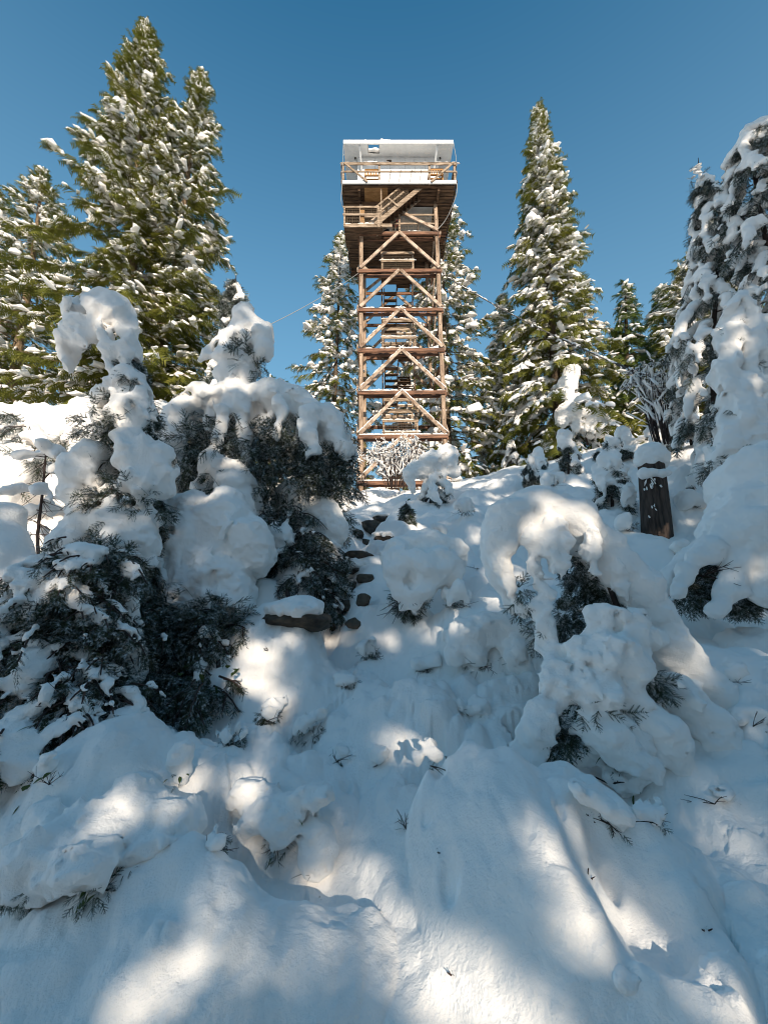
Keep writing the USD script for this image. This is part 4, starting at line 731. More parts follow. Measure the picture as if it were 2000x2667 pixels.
# the bowed sapling on the right
a = Laden(301, 34)
keep_S = a.S; a.S = Snow(30)
a.snow([(1968,1965,2.72,32),(1918,1875,2.75,48),(1803,1752,2.8,56),(1708,1612,2.84,54),(1628,1492,2.86,52),(1568,1418,2.86,50),(1492,1357,2.85,52),(1410,1326,2.82,54),(1338,1345,2.78,51),(1302,1398,2.75,41),(1299,1455,2.73,31),(1325,1525,2.71,20),(1358,1585,2.7,13),(1383,1632,2.7,8)], 44, back=.14); a.S2, a.S = a.S, keep_S
for q in ([(1440,1370,2.7,36),(1455,1430,2.64,36),(1445,1490,2.62,28),(1432,1545,2.62,17)], [(1375,1390,2.72,28),(1388,1460,2.68,16),(1400,1540,2.66,19),(1412,1620,2.62,25),(1425,1690,2.58,30)], [(1530,1395,2.72,30),(1540,1445,2.68,22),(1548,1485,2.66,9)], [(1600,1475,2.76,26),(1625,1535,2.72,17),(1640,1575,2.7,8)],
          [(1545,1612,2.5,30),(1610,1622,2.5,44),(1668,1662,2.5,38)], [(1510,1702,2.46,42),(1580,1702,2.42,56),(1650,1745,2.44,50)], [(1440,1742,2.46,34),(1480,1792,2.42,46),(1560,1802,2.38,52)], [(1420,1852,2.4,38),(1390,1922,2.36,44),(1370,1985,2.32,40)], [(1650,1832,2.4,50),(1700,1902,2.38,54),(1760,1962,2.36,48)], [(1500,1905,2.34,40),(1570,1895,2.32,46)], [(1770,1805,2.58,46),(1835,1872,2.54,50),(1870,1935,2.48,40)], [(1620,1955,2.3,40),(1685,1995,2.28,40)]): a.snow(q, len(q) * 3)
for k in range(14): x, y = a.rng.uniform(1430, 1840), a.rng.uniform(1720, 1980); a.snow([(x, y, 2.46 - (y - 1700) * .0004 + a.rng.uniform(-.05, .05), a.rng.uniform(14, 28))])
for q in ((1402,1378,2.88,30,42,140), (1555,1500,3.02,98,85,1000), (1610,1570,2.98,60,40,300), (1482,1640,2.82,34,75,300), (1352,1560,2.73,20,50,40), (1415,1640,2.68,24,70,60), (1735,1690,2.96,34,50,80), (1445,1905,2.40,50,40,170), (1600,1860,2.42,44,30,90), (1895,1965,2.66,50,50,240), (1530,1850,2.36,40,26,70), (1700,1780,2.5,40,30,90)): a.fill(*q, size=.095, depth=.12)
a.stem(np.array([at(1700, 2000, 2.7), at(1650, 1700, 2.8), at(1560, 1450, 2.85), at(1450, 1320, 2.86)]), .03, .012)
p = hit(1720, 2010); a.build('hemlock_sapling', 'hemlock sapling bowed over under thick snow, hook-shaped, filling the right foreground', p, h=.017, lump=.030, lf=11., fine=.016, ff=34., seed=5, cav=.03, cf=8, ct=.6)

# the bent-topped sapling on the left
a = Laden(302, 30)
f0 = hit(330, 1800); a.tree([f0, at(345,1500,3.62), at(352,1200,3.66), at(350,1000,3.7), at(338,900,3.72)], .70, n=40, sr=.055, t0=.15, t1=.9, droop=1.15, needles=46, nsize=.16, fingers=3, prof=lambda t: (1 - t) ** .8)
a.snow([(334,930,3.72,20),(330,865,3.72,26),(312,825,3.72,32),(282,795,3.7,36),(245,788,3.68,36),(208,808,3.66,34),(182,850,3.64,28),(174,900,3.64,20),(180,950,3.64,14),(186,985,3.64,8)], 24, back=.05)
for q in ([(245,800,3.62,30),(240,860,3.6,22),(232,905,3.6,12)], [(280,810,3.62,30),(282,870,3.58,24),(286,930,3.58,16),(290,975,3.58,8)], [(305,830,3.64,28),(322,890,3.62,26),(326,945,3.62,16)], [(210,830,3.6,26),(205,890,3.6,16)],
          [(335,985,3.66,34),(345,1040,3.62,42),(355,1110,3.6,40)], [(285,1010,3.66,26),(262,1060,3.64,26),(262,1120,3.62,16)], [(235,1190,3.5,40),(205,1250,3.46,40),(190,1320,3.44,24)], [(345,1140,3.5,46),(360,1210,3.48,48),(370,1290,3.46,26)], [(410,1180,3.6,34),(418,1260,3.58,28)], [(255,1330,3.42,46),(190,1400,3.38,50),(160,1480,3.36,40)], [(300,1330,3.38,44),(305,1410,3.32,44),(290,1490,3.3,24)], [(365,1370,3.42,34),(378,1460,3.4,30)]): a.snow(q, 8, back=.06)
for q in ((320,1330,3.5,120,80,340), (310,1120,3.64,80,90,260), (260,1480,3.4,130,80,320), (340,1600,3.45,100,130,360), (318,940,3.76,20,40,40)): a.fill(*q, size=.15, depth=.3)
a.fill(250, 870, 3.68, 36, 40, 46, size=.12, depth=.05)
a.build('hemlock_sapling', 'tall snow-laden sapling with a drooping hooked top at left', f0, h=.022, lump=.028, lf=8., fine=.016, ff=28., seed=6, cav=.06, cf=6., ct=.55)

# the umbrella-shaped tree in the left middle distance
a = Laden(303, 26)
f0 = hit(640, 1560); a.stem(curve([f0, at(640,1400,5.3), at(640,1150,5.3), at(636,900,5.3), at(640,830,5.3)], 12), .07, .02, 7)
a.snow([(640,815,5.3,26),(632,860,5.3,36),(612,910,5.28,40),(600,950,5.25,34),(585,985,5.2,26)], 12); a.snow([(650,840,5.3,30),(685,875,5.25,32),(690,920,5.2,22)], 8); a.snow([(600,870,5.3,20),(560,905,5.25,16),(520,935,5.2,10)], 6); a.snow([(640,960,5.3,34),(625,1000,5.2,30)], 5)
ridge = [(395,1180,5.0,30),(425,1110,5.05,34),(480,1055,5.1,38),(550,1035,5.15,40),(630,1030,5.2,42),(700,1025,5.15,44),(760,1040,5.1,46),(820,1075,5.05,46),(870,1110,5.0,42),(910,1150,4.95,30)]
a.snow([(x, y + 4, Y, r * .85) for x, y, Y, r in ridge], 40, back=.3); rg = curve(ridge, 60)
for k, x in enumerate(np.linspace(402, 905, 21)):
    i = int(np.argmin(np.abs(rg[:, 0] - x))); y0, Yr = rg[i, 1], rg[i, 2] - a.rng.uniform(-.3, .35); L = a.rng.uniform(90, 215) * (1 if 420 < x < 860 else .55); r = a.rng.uniform(14, 23)
    a.snow([(x, y0 + 15, Yr, r + 6), (x + a.rng.uniform(-8, 10), y0 + L * .4, Yr - .08, r), (x + a.rng.uniform(-12, 14), y0 + L * .75, Yr - .1, r * .9), (x + a.rng.uniform(-14, 16), y0 + L, Yr - .08, r * .45)], 9)
    c = at(x, y0 + L * .8, Yr); a.needles(c + a.rng.normal(0, .10, (60, 3)) * [1, 1, 2.2] + [0, .08, 0], a.rng.normal(0, .5, (60, 3)) + [0, 0, -1.], a.rng.uniform(.12, .26, 60))
for q in ([(600,1230,4.7,38),(620,1290,4.65,44),(640,1340,4.6,30)], [(560,1180,4.8,30),(540,1260,4.75,34),(520,1330,4.7,24)], [(560,1340,4.5,44),(500,1380,4.4,36)]): a.snow(q, 8, back=.15)
for q in ((760,1230,5.15,130,120,520), (620,1190,5.1,150,100,420), (480,1190,5.05,80,90,280), (840,1220,5.0,70,70,260), (640,950,5.25,50,60,140), (590,1300,4.85,90,90,240), (655,890,5.36,30,50,36)): a.fill(*q, size=.2)
a.build('hemlock_tree', 'snow-heaped umbrella-shaped tree with hanging white fingers, left of the trail', f0, h=.030, lump=.034, lf=7., fine=.018, ff=24., seed=7, cat_='tree', cav=.08, cf=4.5, ct=.56)

# dark evergreen below the umbrella, left of the trail
a = Laden(304, 30); f0 = hit(760, 1600)
for q in ((740,1460,5.0,140,130,800), (680,1400,5.0,80,120,360), (800,1500,4.9,90,80,360), (640,1560,4.7,90,70,260)): a.fill(*q, size=.19, depth=.45); 
for q in ((740,1450,5.0,150,135,46), (670,1400,5.0,80,110,22), (800,1500,4.9,95,80,24), (640,1560,4.7,90,60,14)): a.boughs(*q, r=(.016, .034), L=(.2, .4), depth=.45, size=.17)
a.stem([f0, at(740, 1500, 5.0), at(740, 1380, 5.0)], .03, .01); a.snow([(700,1400,4.65,30),(735,1410,4.6,26)], 4); a.snow([(820,1320,5.2,44),(850,1360,5.1,48),(850,1420,5.05,34)], 6); a.snow([(760,1300,5.4,50),(800,1330,5.3,50),(790,1400,5.2,40)], 6)
a.build('evergreen_shrub', 'dark green evergreen shrub sprinkled with snow under the umbrella tree', f0, h=.022, lump=.02, lf=11., fine=.01, ff=26., cat_='shrub')
a = Laden(305, 30); f0 = hit(880, 1400)
for q in ((870,1290,6.2,50,70,160), (880,1370,6.1,40,50,110), (915,1270,6.0,40,22,60), (850,1200,6.3,40,50,60)): a.fill(*q, size=.2, depth=.3)
a.clumps(870,1300,6.1,50,90,40, size=(.04,.11)); a.stem([f0, at(865,1150,6.2)], .04, .01)
a.build('evergreen_shrub', 'dark drooping cedar shrub at the right edge of the umbrella tree', f0, cat_='shrub')

# snow pillow over a bush, with the dark hollow under it
a = Laden(306, 26); f0 = hit(480, 1760)
for q in ([(580,1290,4.2,26),(590,1330,4.15,44),(600,1380,4.1,62)], [(560,1370,4.1,56),(620,1400,4.0,66),(655,1440,3.95,44),(668,1470,3.9,20)], [(430,1390,4.1,60),(420,1450,4.0,74),(390,1520,3.9,70),(370,1570,3.85,44)], [(500,1420,4.1,78),(500,1490,3.95,86),(480,1560,3.8,70),(470,1600,3.75,44)], [(580,1450,4.0,74),(570,1520,3.85,70),(560,1580,3.75,46)], [(610,1530,3.8,46),(605,1590,3.72,36)], [(350,1450,4.1,50),(340,1520,4.,40)], [(500,1330,4.2,50),(440,1350,4.2,50)]): a.snow(q, 8, back=.2)
for q in ((480,1660,3.5,130,110,620), (580,1640,3.5,60,90,260), (400,1690,3.4,80,110,320), (480,1790,3.2,110,60,300)): a.fill(*q, size=.15, depth=.32)
a.boughs(470,1670,3.5,140,110,34, r=(.012,.026)); a.boughs(520,1780,3.2,100,60,18, r=(.012,.026)); a.leaves(590,1740,3.05,6,.07,.10); a.leaves(480,1790,2.95,8,.07,.12)
a.stem([hit(570,1740), at(568,1650,3.6), at(572,1560,3.7)], .025, .015); a.twigs(480,1720,3.5,10,.35,.005)
a.build('buried_bush', 'broad white pillow of snow over a dark hollow bush at left centre', f0, h=.017, lump=.020, lf=10., fine=.012, ff=30., seed=9, cat_='bush', cav=.06, cf=5., ct=.60)

# dark evergreen at the lower left
a = Laden(307, 34); f0 = hit(180, 1960)
for q in ((240,1500,3.0,110,90,640), (170,1640,2.85,150,110,900), (270,1680,2.9,90,110,420), (90,1800,2.65,120,100,560), (230,1820,2.7,120,90,520), (60,1930,2.4,70,50,200), (100,1650,2.8,60,80,200)): a.fill(*q, size=.14, depth=.32, down=-.35)
for q in ((230,1480,3.0,120,90,40), (150,1620,2.85,165,120,60), (270,1680,2.9,90,110,26), (100,1780,2.65,130,100,44), (240,1810,2.7,120,90,40), (60,1910,2.4,70,60,16)): a.boughs(*q)
for q in ([(210,1440,2.85,34),(230,1450,2.82,30)], [(150,1520,2.75,26),(110,1560,2.7,34),(80,1600,2.66,28)], [(180,1500,2.75,22),(170,1530,2.72,20)], [(330,1560,3.1,30),(335,1650,3.05,36),(335,1730,3.0,40),(325,1800,2.95,28)], [(90,1720,2.5,26),(60,1780,2.45,34)], [(20,1880,2.3,20),(30,1960,2.25,60),(60,2000,2.2,40)], [(60,1890,2.35,18),(85,1840,2.4,20)]): a.snow(q, 5)
a.twigs(180,1850,2.6,26,.3,.004); a.leaves(110,1900,2.35,5,.06,.08); a.leaves(70,2070,2.1,3,.06,.03)
a.build('evergreen_shrub', 'dense dark evergreen shrub flecked with snow at the lower left', f0, h=.015, lump=.014, lf=16., fine=.008, ff=40, seed=10, cat_='shrub')
print('near left', round(time.time() - T0, 1))

# left background: slender conifer, sunlit buried bushes, bare sapling, snow at the left edge
a = Laden(308, 20); f0 = hit(612, 1180); Yq = 8.5; f0 = np.array([at(612, 1180, Yq)[0], Yq, gz(at(612, 1180, Yq)[0], Yq)])
a.tree([f0, at(612,1000,Yq), at(613,800,Yq), at(615,715,Yq)], 1.05, n=50, sr=.085, droop=1.1, needles=44, nsize=.28, fingers=2, prof=lambda t: (1 - t) ** .75); a.build('slender_conifer', 'slender pointed snowy conifer rising behind the umbrella tree', f0, h=.045, lump=.05, lf=6, fine=.02, ff=15, seed=11, cat_='tree', cav=.12, cf=3.5, ct=.57)
a = Laden(309, 18); f0 = np.array([-6.5, 7.5, gz(-6.5, 7.5)])
a.balls([(x, y, 7.6 - (y - 1080) * .006 + a.rng.uniform(-.5, .5), a.rng.uniform(34, 66)) for x, y in zip(a.rng.uniform(-40, 270, 46), a.rng.uniform(1095, 1290, 46))])
a.balls([(205,1110,7.4,44),(235,1105,7.2,40),(180,1130,7.2,50),(60,1110,7.6,50),(20,1090,7.8,44),(110,1150,7.2,56),(150,1160,7.1,40),(20,1180,6.9,60),(60,1220,6.6,60)])
a.fill(20,1150,6.9,60,50,200,size=.24); a.fill(130,1210,6.5,80,40,200,size=.24); a.fill(0,1210,6.3,40,60,140,size=.24); a.fill(220,1170,6.8,60,50,140,size=.24); a.boughs(100,1160,7.0,150,70,30,r=(.04,.09),L=(.4,.9),depth=.6,size=.24)
a.build('buried_bush', 'sunlit heap of snow over bushes at the far left below the tall conifers', f0, h=.05, lump=.07, lf=4, fine=.03, ff=10, seed=12, cat_='bush', cav=.15, cf=2.2, ct=.60)
a = Laden(310, 22); f0 = np.array([at(420,1250,6.)[0], 6., gz(at(420,1250,6.)[0], 6.)])
a.balls([(400,1075,6.2,34),(425,1090,6.1,44),(455,1110,6.0,36),(395,1120,6.0,40),(375,1160,5.9,40),(430,1160,5.8,40),(460,1180,5.7,44),(410,1200,5.7,50),(450,1240,5.6,54),(475,1290,5.4,50),(430,1290,5.4,50),(405,1330,5.3,44),(470,1340,5.2,44),(500,1250,5.5,40)]); a.fill(455,1215,5.6,50,60,90,size=.2); a.fill(400,1230,5.6,40,50,60,size=.2)
a.build('buried_bush', 'rounded snow-covered bush between the hooked sapling and the umbrella tree', f0, h=.04, lump=.05, lf=5, fine=.02, ff=14, seed=13, cat_='bush', cav=.12, cf=3., ct=.58)
a = Laden(311, 30); f0 = hit(105, 1480); tr = curve([f0, at(98,1400,4.2), at(110,1290,4.25), at(118,1200,4.3), at(120,1170,4.3)], 16); a.stem(tr, .022, .006)
for k in range(16):
    j = a.rng.integers(4, 15); d = norm(a.rng.normal(0, 1, 3) * [1, .8, .15] + [0, 0, .1]); L = .45 * (1.1 - j / 16) + .12; P = tr[j] + L * np.linspace(0, 1, 5)[:, None] * d; P[:, 2] -= .35 * L * np.linspace(0, 1, 5) ** 2; a.stem(P, .007, .003)
    a.S.chain(P[1:] + [0, 0, .025], np.array([.03, .055, .06, .035]) * a.rng.uniform(.7, 1.2)); a.twigs(0, 0, 1, 0, 1)
for k in range(40): j = a.rng.integers(2, 12); d = norm(a.rng.normal(0, 1, 3) * [1, .6, .4] + [0, 0, -.4]); L = a.rng.uniform(.15, .4); P = tr[j] + L * np.linspace(0, 1, 4)[:, None] * d; a.stem(P, .004, .002, 4)
a.build('bare_sapling', 'bare dark-stemmed sapling with slabs of snow on its branches at the left edge', f0, h=.022, lump=.02, lf=10, seed=14)
a = Laden(312, 24); f0 = hit(10, 1640); a.balls([(10,1360,3.4,50),(-10,1440,3.3,70),(20,1480,3.2,66),(10,1540,3.1,66),(40,1570,3.05,50),(80,1580,3.0,60),(130,1560,3.05,50),(70,1500,3.2,44),(150,1490,3.2,50),(30,1640,2.9,60)]); a.fill(10,1610,3.0,50,40,70,size=.12); a.twigs(20,1680,2.7,4,.3,.005)
a.build('buried_bush', 'smooth snow hump over a bush cut by the left edge beside the dark shrub', f0, h=.03, lump=.025, lf=7, seed=15, cat_='bush')

# shaded snowy trees at the right
def laden_tree(seed, name, label, pts, R, **kw):
    b = {k: kw.pop(k) for k in ('h', 'lump', 'lf', 'fine', 'ff', 'extra', 'k', 'cat_') if k in kw}; a = Laden(seed, b.pop('k', 24)); q = pts[0]; p = np.array([at(*q)[0], q[2], 0.]); p[2] = gz(p[0], p[1]) - .1
    a.tree([p] + [at(*x) for x in pts[1:]], R, **kw); ex = b.pop('extra', None)
    if ex: ex(a)
    b.setdefault('cat_', 'tree'); return a.build(name, label, p, seed=seed, **b)
laden_tree(320, 'snowy_conifer', 'leaning shaded conifer with a bare crooked tip, second from the right edge', [(1860,1180,7.4),(1855,950,7.4),(1870,700,7.3),(1860,580,7.3),(1838,500,7.3),(1820,440,7.3)], 1.35, n=84, sr=.085, t0=.05, t1=.92, droop=1.35, needles=44, nsize=.28, fingers=2, h=.042, lump=.05, lf=5., fine=.02, ff=14., prof=lambda t: min(1, 1.5 * (1 - t)) ** .9,
           extra=lambda a: (a.stem([at(1820,440,7.3), at(1818,410,7.3)], .012, .006), a.clumps(1822,460,7.3,16,40,14,size=(.06,.12)), a.fill(1822,470,7.3,22,40,14,size=.16)))
laden_tree(321, 'snowy_conifer', 'tallest shaded conifer at the right edge, its tip nodding right', [(2060,1200,6.6),(2040,900,6.6),(1990,600,6.6),(1962,430,6.6),(1955,350,6.6),(1975,338,6.6),(1990,345,6.6)], 1.35, n=84, sr=.092, t0=.08, t1=.93, droop=1.3, needles=44, nsize=.28, fingers=2, h=.042, lump=.05, lf=5., fine=.02, ff=14.)
a = Laden(322, 22); f0 = np.array([at(1900,1250,5.3)[0], 5.3, gz(at(1900,1250,5.3)[0], 5.3)])
for q in ([(1905,775,5.4,30),(1895,810,5.35,52),(1885,860,5.3,56),(1875,905,5.28,44),(1880,950,5.25,30)], [(1925,830,5.35,50),(1940,900,5.3,56),(1950,960,5.25,50),(1935,1020,5.2,40)], [(1870,930,5.3,34),(1872,990,5.25,38),(1880,1050,5.2,28)], [(1990,850,5.3,56),(1985,930,5.25,62),(1975,1010,5.2,58),(1985,1080,5.15,44)], [(1920,1000,5.25,44),(1905,1060,5.2,56),(1890,1120,5.15,60),(1870,1170,5.1,54),(1880,1215,5.08,36)], [(1950,1080,5.15,62),(1945,1150,5.1,60),(1925,1200,5.06,50)], [(1990,1130,5.1,50),(1990,1190,5.05,50)]): a.snow([(x + 22, y, Y, r * .64) for x, y, Y, r in q], 8, back=.1)
for q in ((1920,950,5.48,50,60,220), (1960,1040,5.42,40,60,180), (1980,1150,5.3,60,70,260), (1890,1215,5.15,50,40,180), (1900,900,5.55,50,60,160), (1900,1080,5.38,50,60,180)): a.fill(*q, size=.2)
a.stem([f0, at(1915,1000,5.5), at(1905,800,5.5)], .05, .02); a.build('hemlock_sapling', 'snow-smothered column of a sapling leaning at the right edge above the big dome', f0, h=.028, lump=.036, lf=7, fine=.016, ff=20, seed=22, cav=.10, cf=4.5, ct=.57)
a = Laden(323, 26); f0 = hit(1900, 1640)
for q in ([(2060,1235,3.9,88),(1995,1290,3.84,72),(1940,1350,3.78,56),(1885,1402,3.74,40),(1828,1436,3.7,29),(1790,1478,3.66,23),(1766,1530,3.62,18),(1758,1565,3.6,13)], [(2040,1330,3.75,90),(1965,1400,3.7,62),(1922,1470,3.65,36),(1890,1530,3.6,28),(1862,1595,3.56,22)], [(2040,1420,3.65,84),(2000,1500,3.6,44),(1990,1560,3.55,30)], [(1850,1425,3.66,26),(1862,1450,3.62,18)]): a.snow(q, len(q) * 3, back=.22 if q[0][0] > 2050 else 0)
for q in ((1835,1500,3.86,66,66,420), (1805,1550,3.8,45,40,200), (1950,1520,3.8,50,60,300), (1930,1570,3.74,50,30,140)): a.fill(*q, size=.12, depth=.10)
a.twigs(1830,1500,3.75,12,.3,.005, up=-.2); a.build('buried_bush', 'big smooth snow dome over an arched bush at the right edge, dark cave beneath', f0, h=.024, lump=.024, lf=7, fine=.014, ff=26, seed=23, cat_='bush')

# bare twiggy domes
def twig_dome(seed, name, label, px, py, Y, rx, ry, n, r, snow, glint=0):
    a = Laden(seed, 30); c = at(px, py, Y); m = Y / U(px, py)[1] / FOC; foot = np.array([c[0], Y, gz(c[0], Y)])
    for k in range(n):
        az = a.rng.uniform(0, 2 * np.pi); rad = a.rng.uniform(.5, 1) * rx * m; H = c[2] + ry * m * a.rng.uniform(.2, 1) - foot[2]; u = np.linspace(0, 1, 9)[:, None]
        P = foot + np.array([math.cos(az), .6 * math.sin(az), 0]) * rad * .35 + u * .65 * rad * np.array([math.cos(az), .6 * math.sin(az), 0]) + np.array([0, 0, 1.]) * (H * np.sin(np.pi * (.08 + .62 * u)) * 1.0) + np.cumsum(a.rng.normal(0, .025 * rad, (9, 3)), 0); a.stem(P, r, r * .35, 4)
        for j in range(1, 8):
            if a.rng.uniform() < .85: d = P[j + 1] - P[j]; a.cl.append((P[j:j+1] + [0, 0, r * 1.4], d[None], np.array([np.linalg.norm(d) * 1.2]), np.array([snow * a.rng.uniform(.5, 1.4)])))
        for q in range(4):
            j = a.rng.integers(3, 9); d = norm(a.rng.normal(0, 1, 3) + [math.cos(az), 0, -.1]); Q = P[j] + rad * a.rng.uniform(.2, .45) * np.linspace(0, 1, 4)[:, None] * d; a.stem(Q, r * .6, r * .25, 4)
            for i in range(3):
                if a.rng.uniform() < .7: a.cl.append((Q[i:i+1] + [0, 0, r], (Q[i+1] - Q[i])[None], np.array([np.linalg.norm(Q[i+1] - Q[i]) * 1.1]), np.array([snow * .75 * a.rng.uniform(.5, 1.3)])))
    return a.build(name, label, foot, cat_='shrub', seed=seed)
twig_dome(330, 'bare_shrub', 'dome of bare frosted twigs between the green cedars and the leaning conifer', 1715, 1010, 9.5, 90, 75, 46, .016, .032)
twig_dome(331, 'bare_shrub', 'sunlit snow-crusted twiggy shrub in front of the tower foot', 1035, 1205, 14.0, 84, 62, 60, .013, .034)
twig_dome(332, 'bare_shrub', 'sunlit frosted brush crowding the left foot of the tower', 890, 1210, 16.5, 60, 50, 40, .014, .045)

# small snow-covered saplings across the right slope
def sap(seed, label, top, foot, R, n=14, sr=.075, k=26, h=.032, extra=None, name='buried_sapling', dome=0, needles=22, group=None, **kw):
    f = hit(*foot); Y = f[1]; a = Laden(seed, k); m = Y / U(*foot)[1] / FOC; T = at(top[0], top[1], Y); a.tree([f, f * .5 + T * .5 + a.rng.normal(0, .03, 3), T], R * m, n=n, sr=sr * (R * m / .5 + .4), needles=needles * 2, nsize=.20, fingers=2, **kw)
    if dome: a.S.ball(T - [0, 0, dome * .5], dome); a.S.cap(T - [0, 0, dome], f * .4 + T * .6, dome * 1.1)
    if extra: extra(a, Y)
    return a.build(name, label, f, h=h, lump=.04, lf=6.5, fine=.02, ff=18., seed=seed, group=group, cav=.10, cf=4., ct=.57)
sap(340, 'upright snowy sapling with stacked white shelves before the pointed conifer', (1490,968), (1530,1160), 55, n=20, extra=lambda a, Y: (a.snow([(1485,970,Y,20),(1478,1000,Y,22),(1480,1035,Y,14)], 5), a.snow([(1500,1060,Y,34),(1470,1085,Y,26),(1462,1110,Y,12)], 5), a.snow([(1530,1080,Y,26),(1550,1110,Y,34)], 4)))
sap(341, 'sapling bent double under snow just left of the upright one', (1468,1118), (1480,1235), 50, n=12, dome=.18)
sap(342, 'cone-shaped lumpy snow shrub beside the wooden stump', (1590,1140), (1595,1320), 72, n=26, sr=.11)
sap(343, 'smooth snow cap on a low shrub behind the lumpy cone', (1620,1120), (1645,1195), 50, n=10, dome=.22)
sap(344, 'bell-shaped snow-covered sapling right of the stump line, sun on its crown', (1712,1050), (1725,1190), 62, n=20, dome=.25)
sap(345, 'shaded snowy sapling under the leaning conifer', (1790,1050), (1800,1160), 50, n=16, dome=.2)
sap(346, 'round snow hood on a shrub left of the middle of the slope', (1330,1150), (1330,1205), 38, n=10, dome=.2)
sap(347, 'low humped snow shrub behind the bowed sapling', (1400,1170), (1410,1220), 44, n=10, dome=.18)
sap(348, 'arched snow shrub with a dark hollow in its front, mid slope', (1375,1190), (1385,1268), 42, n=12, dome=.15)
sap(349, 'tiny upright snow-capped seedling on the crest', (1260,1162), (1262,1232), 18, n=8, sr=.05)
sap(350, 'snow-draped bent shrub with dark trunk before the tower', (1150,1180), (1120,1310), 75, n=16, dome=.14, extra=lambda a, Y: (a.snow([(1160,1185,Y,22),(1130,1200,Y,26),(1090,1215,Y,30),(1070,1240,Y,24),(1075,1270,Y,14)], 9), a.snow([(1165,1190,Y,26),(1180,1220,Y,22)], 4), a.stem([at(1080,1340,Y), at(1120,1290,Y), at(1150,1220,Y)], .05, .02)))
sap(351, 'little leafy plant capped with snow beside the trail top', (1058,1305), (1062,1362), 22, n=8, sr=.05, extra=lambda a, Y: a.leaves(1060, 1335, Y - .1, 10, .10, .14))
sap(352, 'snowy heap with twigs on the crest between cone and bell saplings', (1560,1170), (1562,1200), 30, n=8, dome=.12)

# humps with hollows in the middle ground
def hump(seed, label, chains, fills=(), tw=(), name='buried_shrub', h=.022, k=28, back=.2, foot=None, leaves=(), clumps=(), lump=.028, lf=9., rs=.8, cav=.0):
    a = Laden(seed, k)
    for c in chains: a.snow([(x, y, Y, r * rs) for x, y, Y, r in c], max(2, len(c) * 4), back=back)
    for f in fills: a.fill(*f[:6], size=(f[6] if len(f) > 6 else .10) * .7, depth=.08)
    for t in tw: a.twigs(*t[:5], r=t[5] if len(t) > 5 else .004, up=t[6] if len(t) > 6 else .4)
    for l in leaves: a.leaves(*l)
    for c in clumps: a.clumps(*c)
    q = foot or (chains[0][0][0], chains[0][0][1] + 100); return a.build(name, label, hit(*q), h=h, lump=lump, lf=lf, fine=.012, ff=34., seed=seed, cat_='shrub', cav=cav, cf=7., ct=.60)
Yh = hit(1060, 1600)[1]
hump(360, 'domed snow-covered shrub in mid slope with a torn dark flank', [[(1030,1440,Yh,40),(1080,1420,Yh,44),(1150,1425,Yh,46),(1200,1450,Yh,34)], [(1040,1470,Yh-.15,46),(1100,1480,Yh-.2,60),(1170,1480,Yh-.15,46)], [(1035,1500,Yh-.2,30),(1040,1550,Yh-.25,20),(1050,1590,Yh-.28,14)], [(1090,1530,Yh-.3,44),(1080,1570,Yh-.3,26)]], cav=.06, fills=[(1065,1555,Yh-.12,40,56,260,.16)], tw=[(1050,1560,Yh-.2,10,.3,.005,-.3)], foot=(1060,1610))
Yh = hit(1270, 1745)[1]
hump(361, 'flat snow hump in mid slope with a twiggy cave under its front', [[(1170,1700,Yh+.05,26),(1210,1650,Yh+.1,44),(1290,1635,Yh+.12,48),(1370,1665,Yh+.1,44)], [(1180,1710,Yh,24),(1190,1735,Yh-.02,12)], [(1240,1700,Yh,30),(1250,1722,Yh-.02,16)], [(1340,1710,Yh,40),(1370,1740,Yh-.03,30)]], cav=.04, fills=[(1270,1735,Yh+.08,80,16,160,.10)], tw=[(1260,1735,Yh,8,.2,.003,.0)], foot=(1270,1755))
Yh = hit(1120, 2005)[1]
hump(362, 'small snow knob over a dark pocket with one curved twig, near centre', [[(1105,1935,Yh+.08,22),(1125,1945,Yh+.07,24),(1140,1965,Yh+.05,20),(1128,1988,Yh+.02,11)], [(1080,1960,Yh+.1,22),(1088,1982,Yh+.05,16)], [(1160,1965,Yh+.1,18)]], fills=[(1150,1985,Yh+.06,36,18,34,.06)], tw=[(1120,1995,Yh-.02,3,.14,.0025,.1)], foot=(1120,2015), h=.014, lump=.012, lf=14)
Yh = hit(800, 1930)[1]
hump(363, 'dark twig cluster poking from the snow, one long branch to the right', [[(800,1870,Yh,22),(790,1890,Yh-.03,24),(770,1905,Yh-.03,20)], [(840,1860,Yh+.05,22)]], fills=[(800,1905,Yh-.02,40,30,60,.07)], tw=[(815,1925,Yh,6,.13,.0022,.5), (850,1915,Yh,2,.24,.0022,.25)], foot=(800,1935), h=.014, lump=.012, lf=14)
Yh = hit(480, 2045)[1]
hump(364, 'round snowball perched on a stub with a bit of green moss, lower left', [[(470,1955,Yh,36),(468,1975,Yh,38),(474,2005,Yh,30),(478,2030,Yh,22)]], fills=[(465,2030,Yh-.05,14,14,10,.04)], foot=(480,2050), h=.012, lump=.008, lf=16, back=0, leaves=[(468,2030,Yh-.05,4,.03,.02)])
Yh = hit(125, 2050)[1]
hump(365, 'small twiggy sprig holding a lump of snow at lower left', [[(120,1975,Yh,26),(112,2000,Yh+.02,24),(105,2025,Yh+.02,18)]], tw=[(128,2045,Yh-.03,6,.10,.002,1.0)], leaves=[(138,2010,Yh-.03,2,.045,.01)], foot=(125,2055), h=.012, lump=.012, lf=14, back=.05)
Yh = hit(740, 2250)[1]
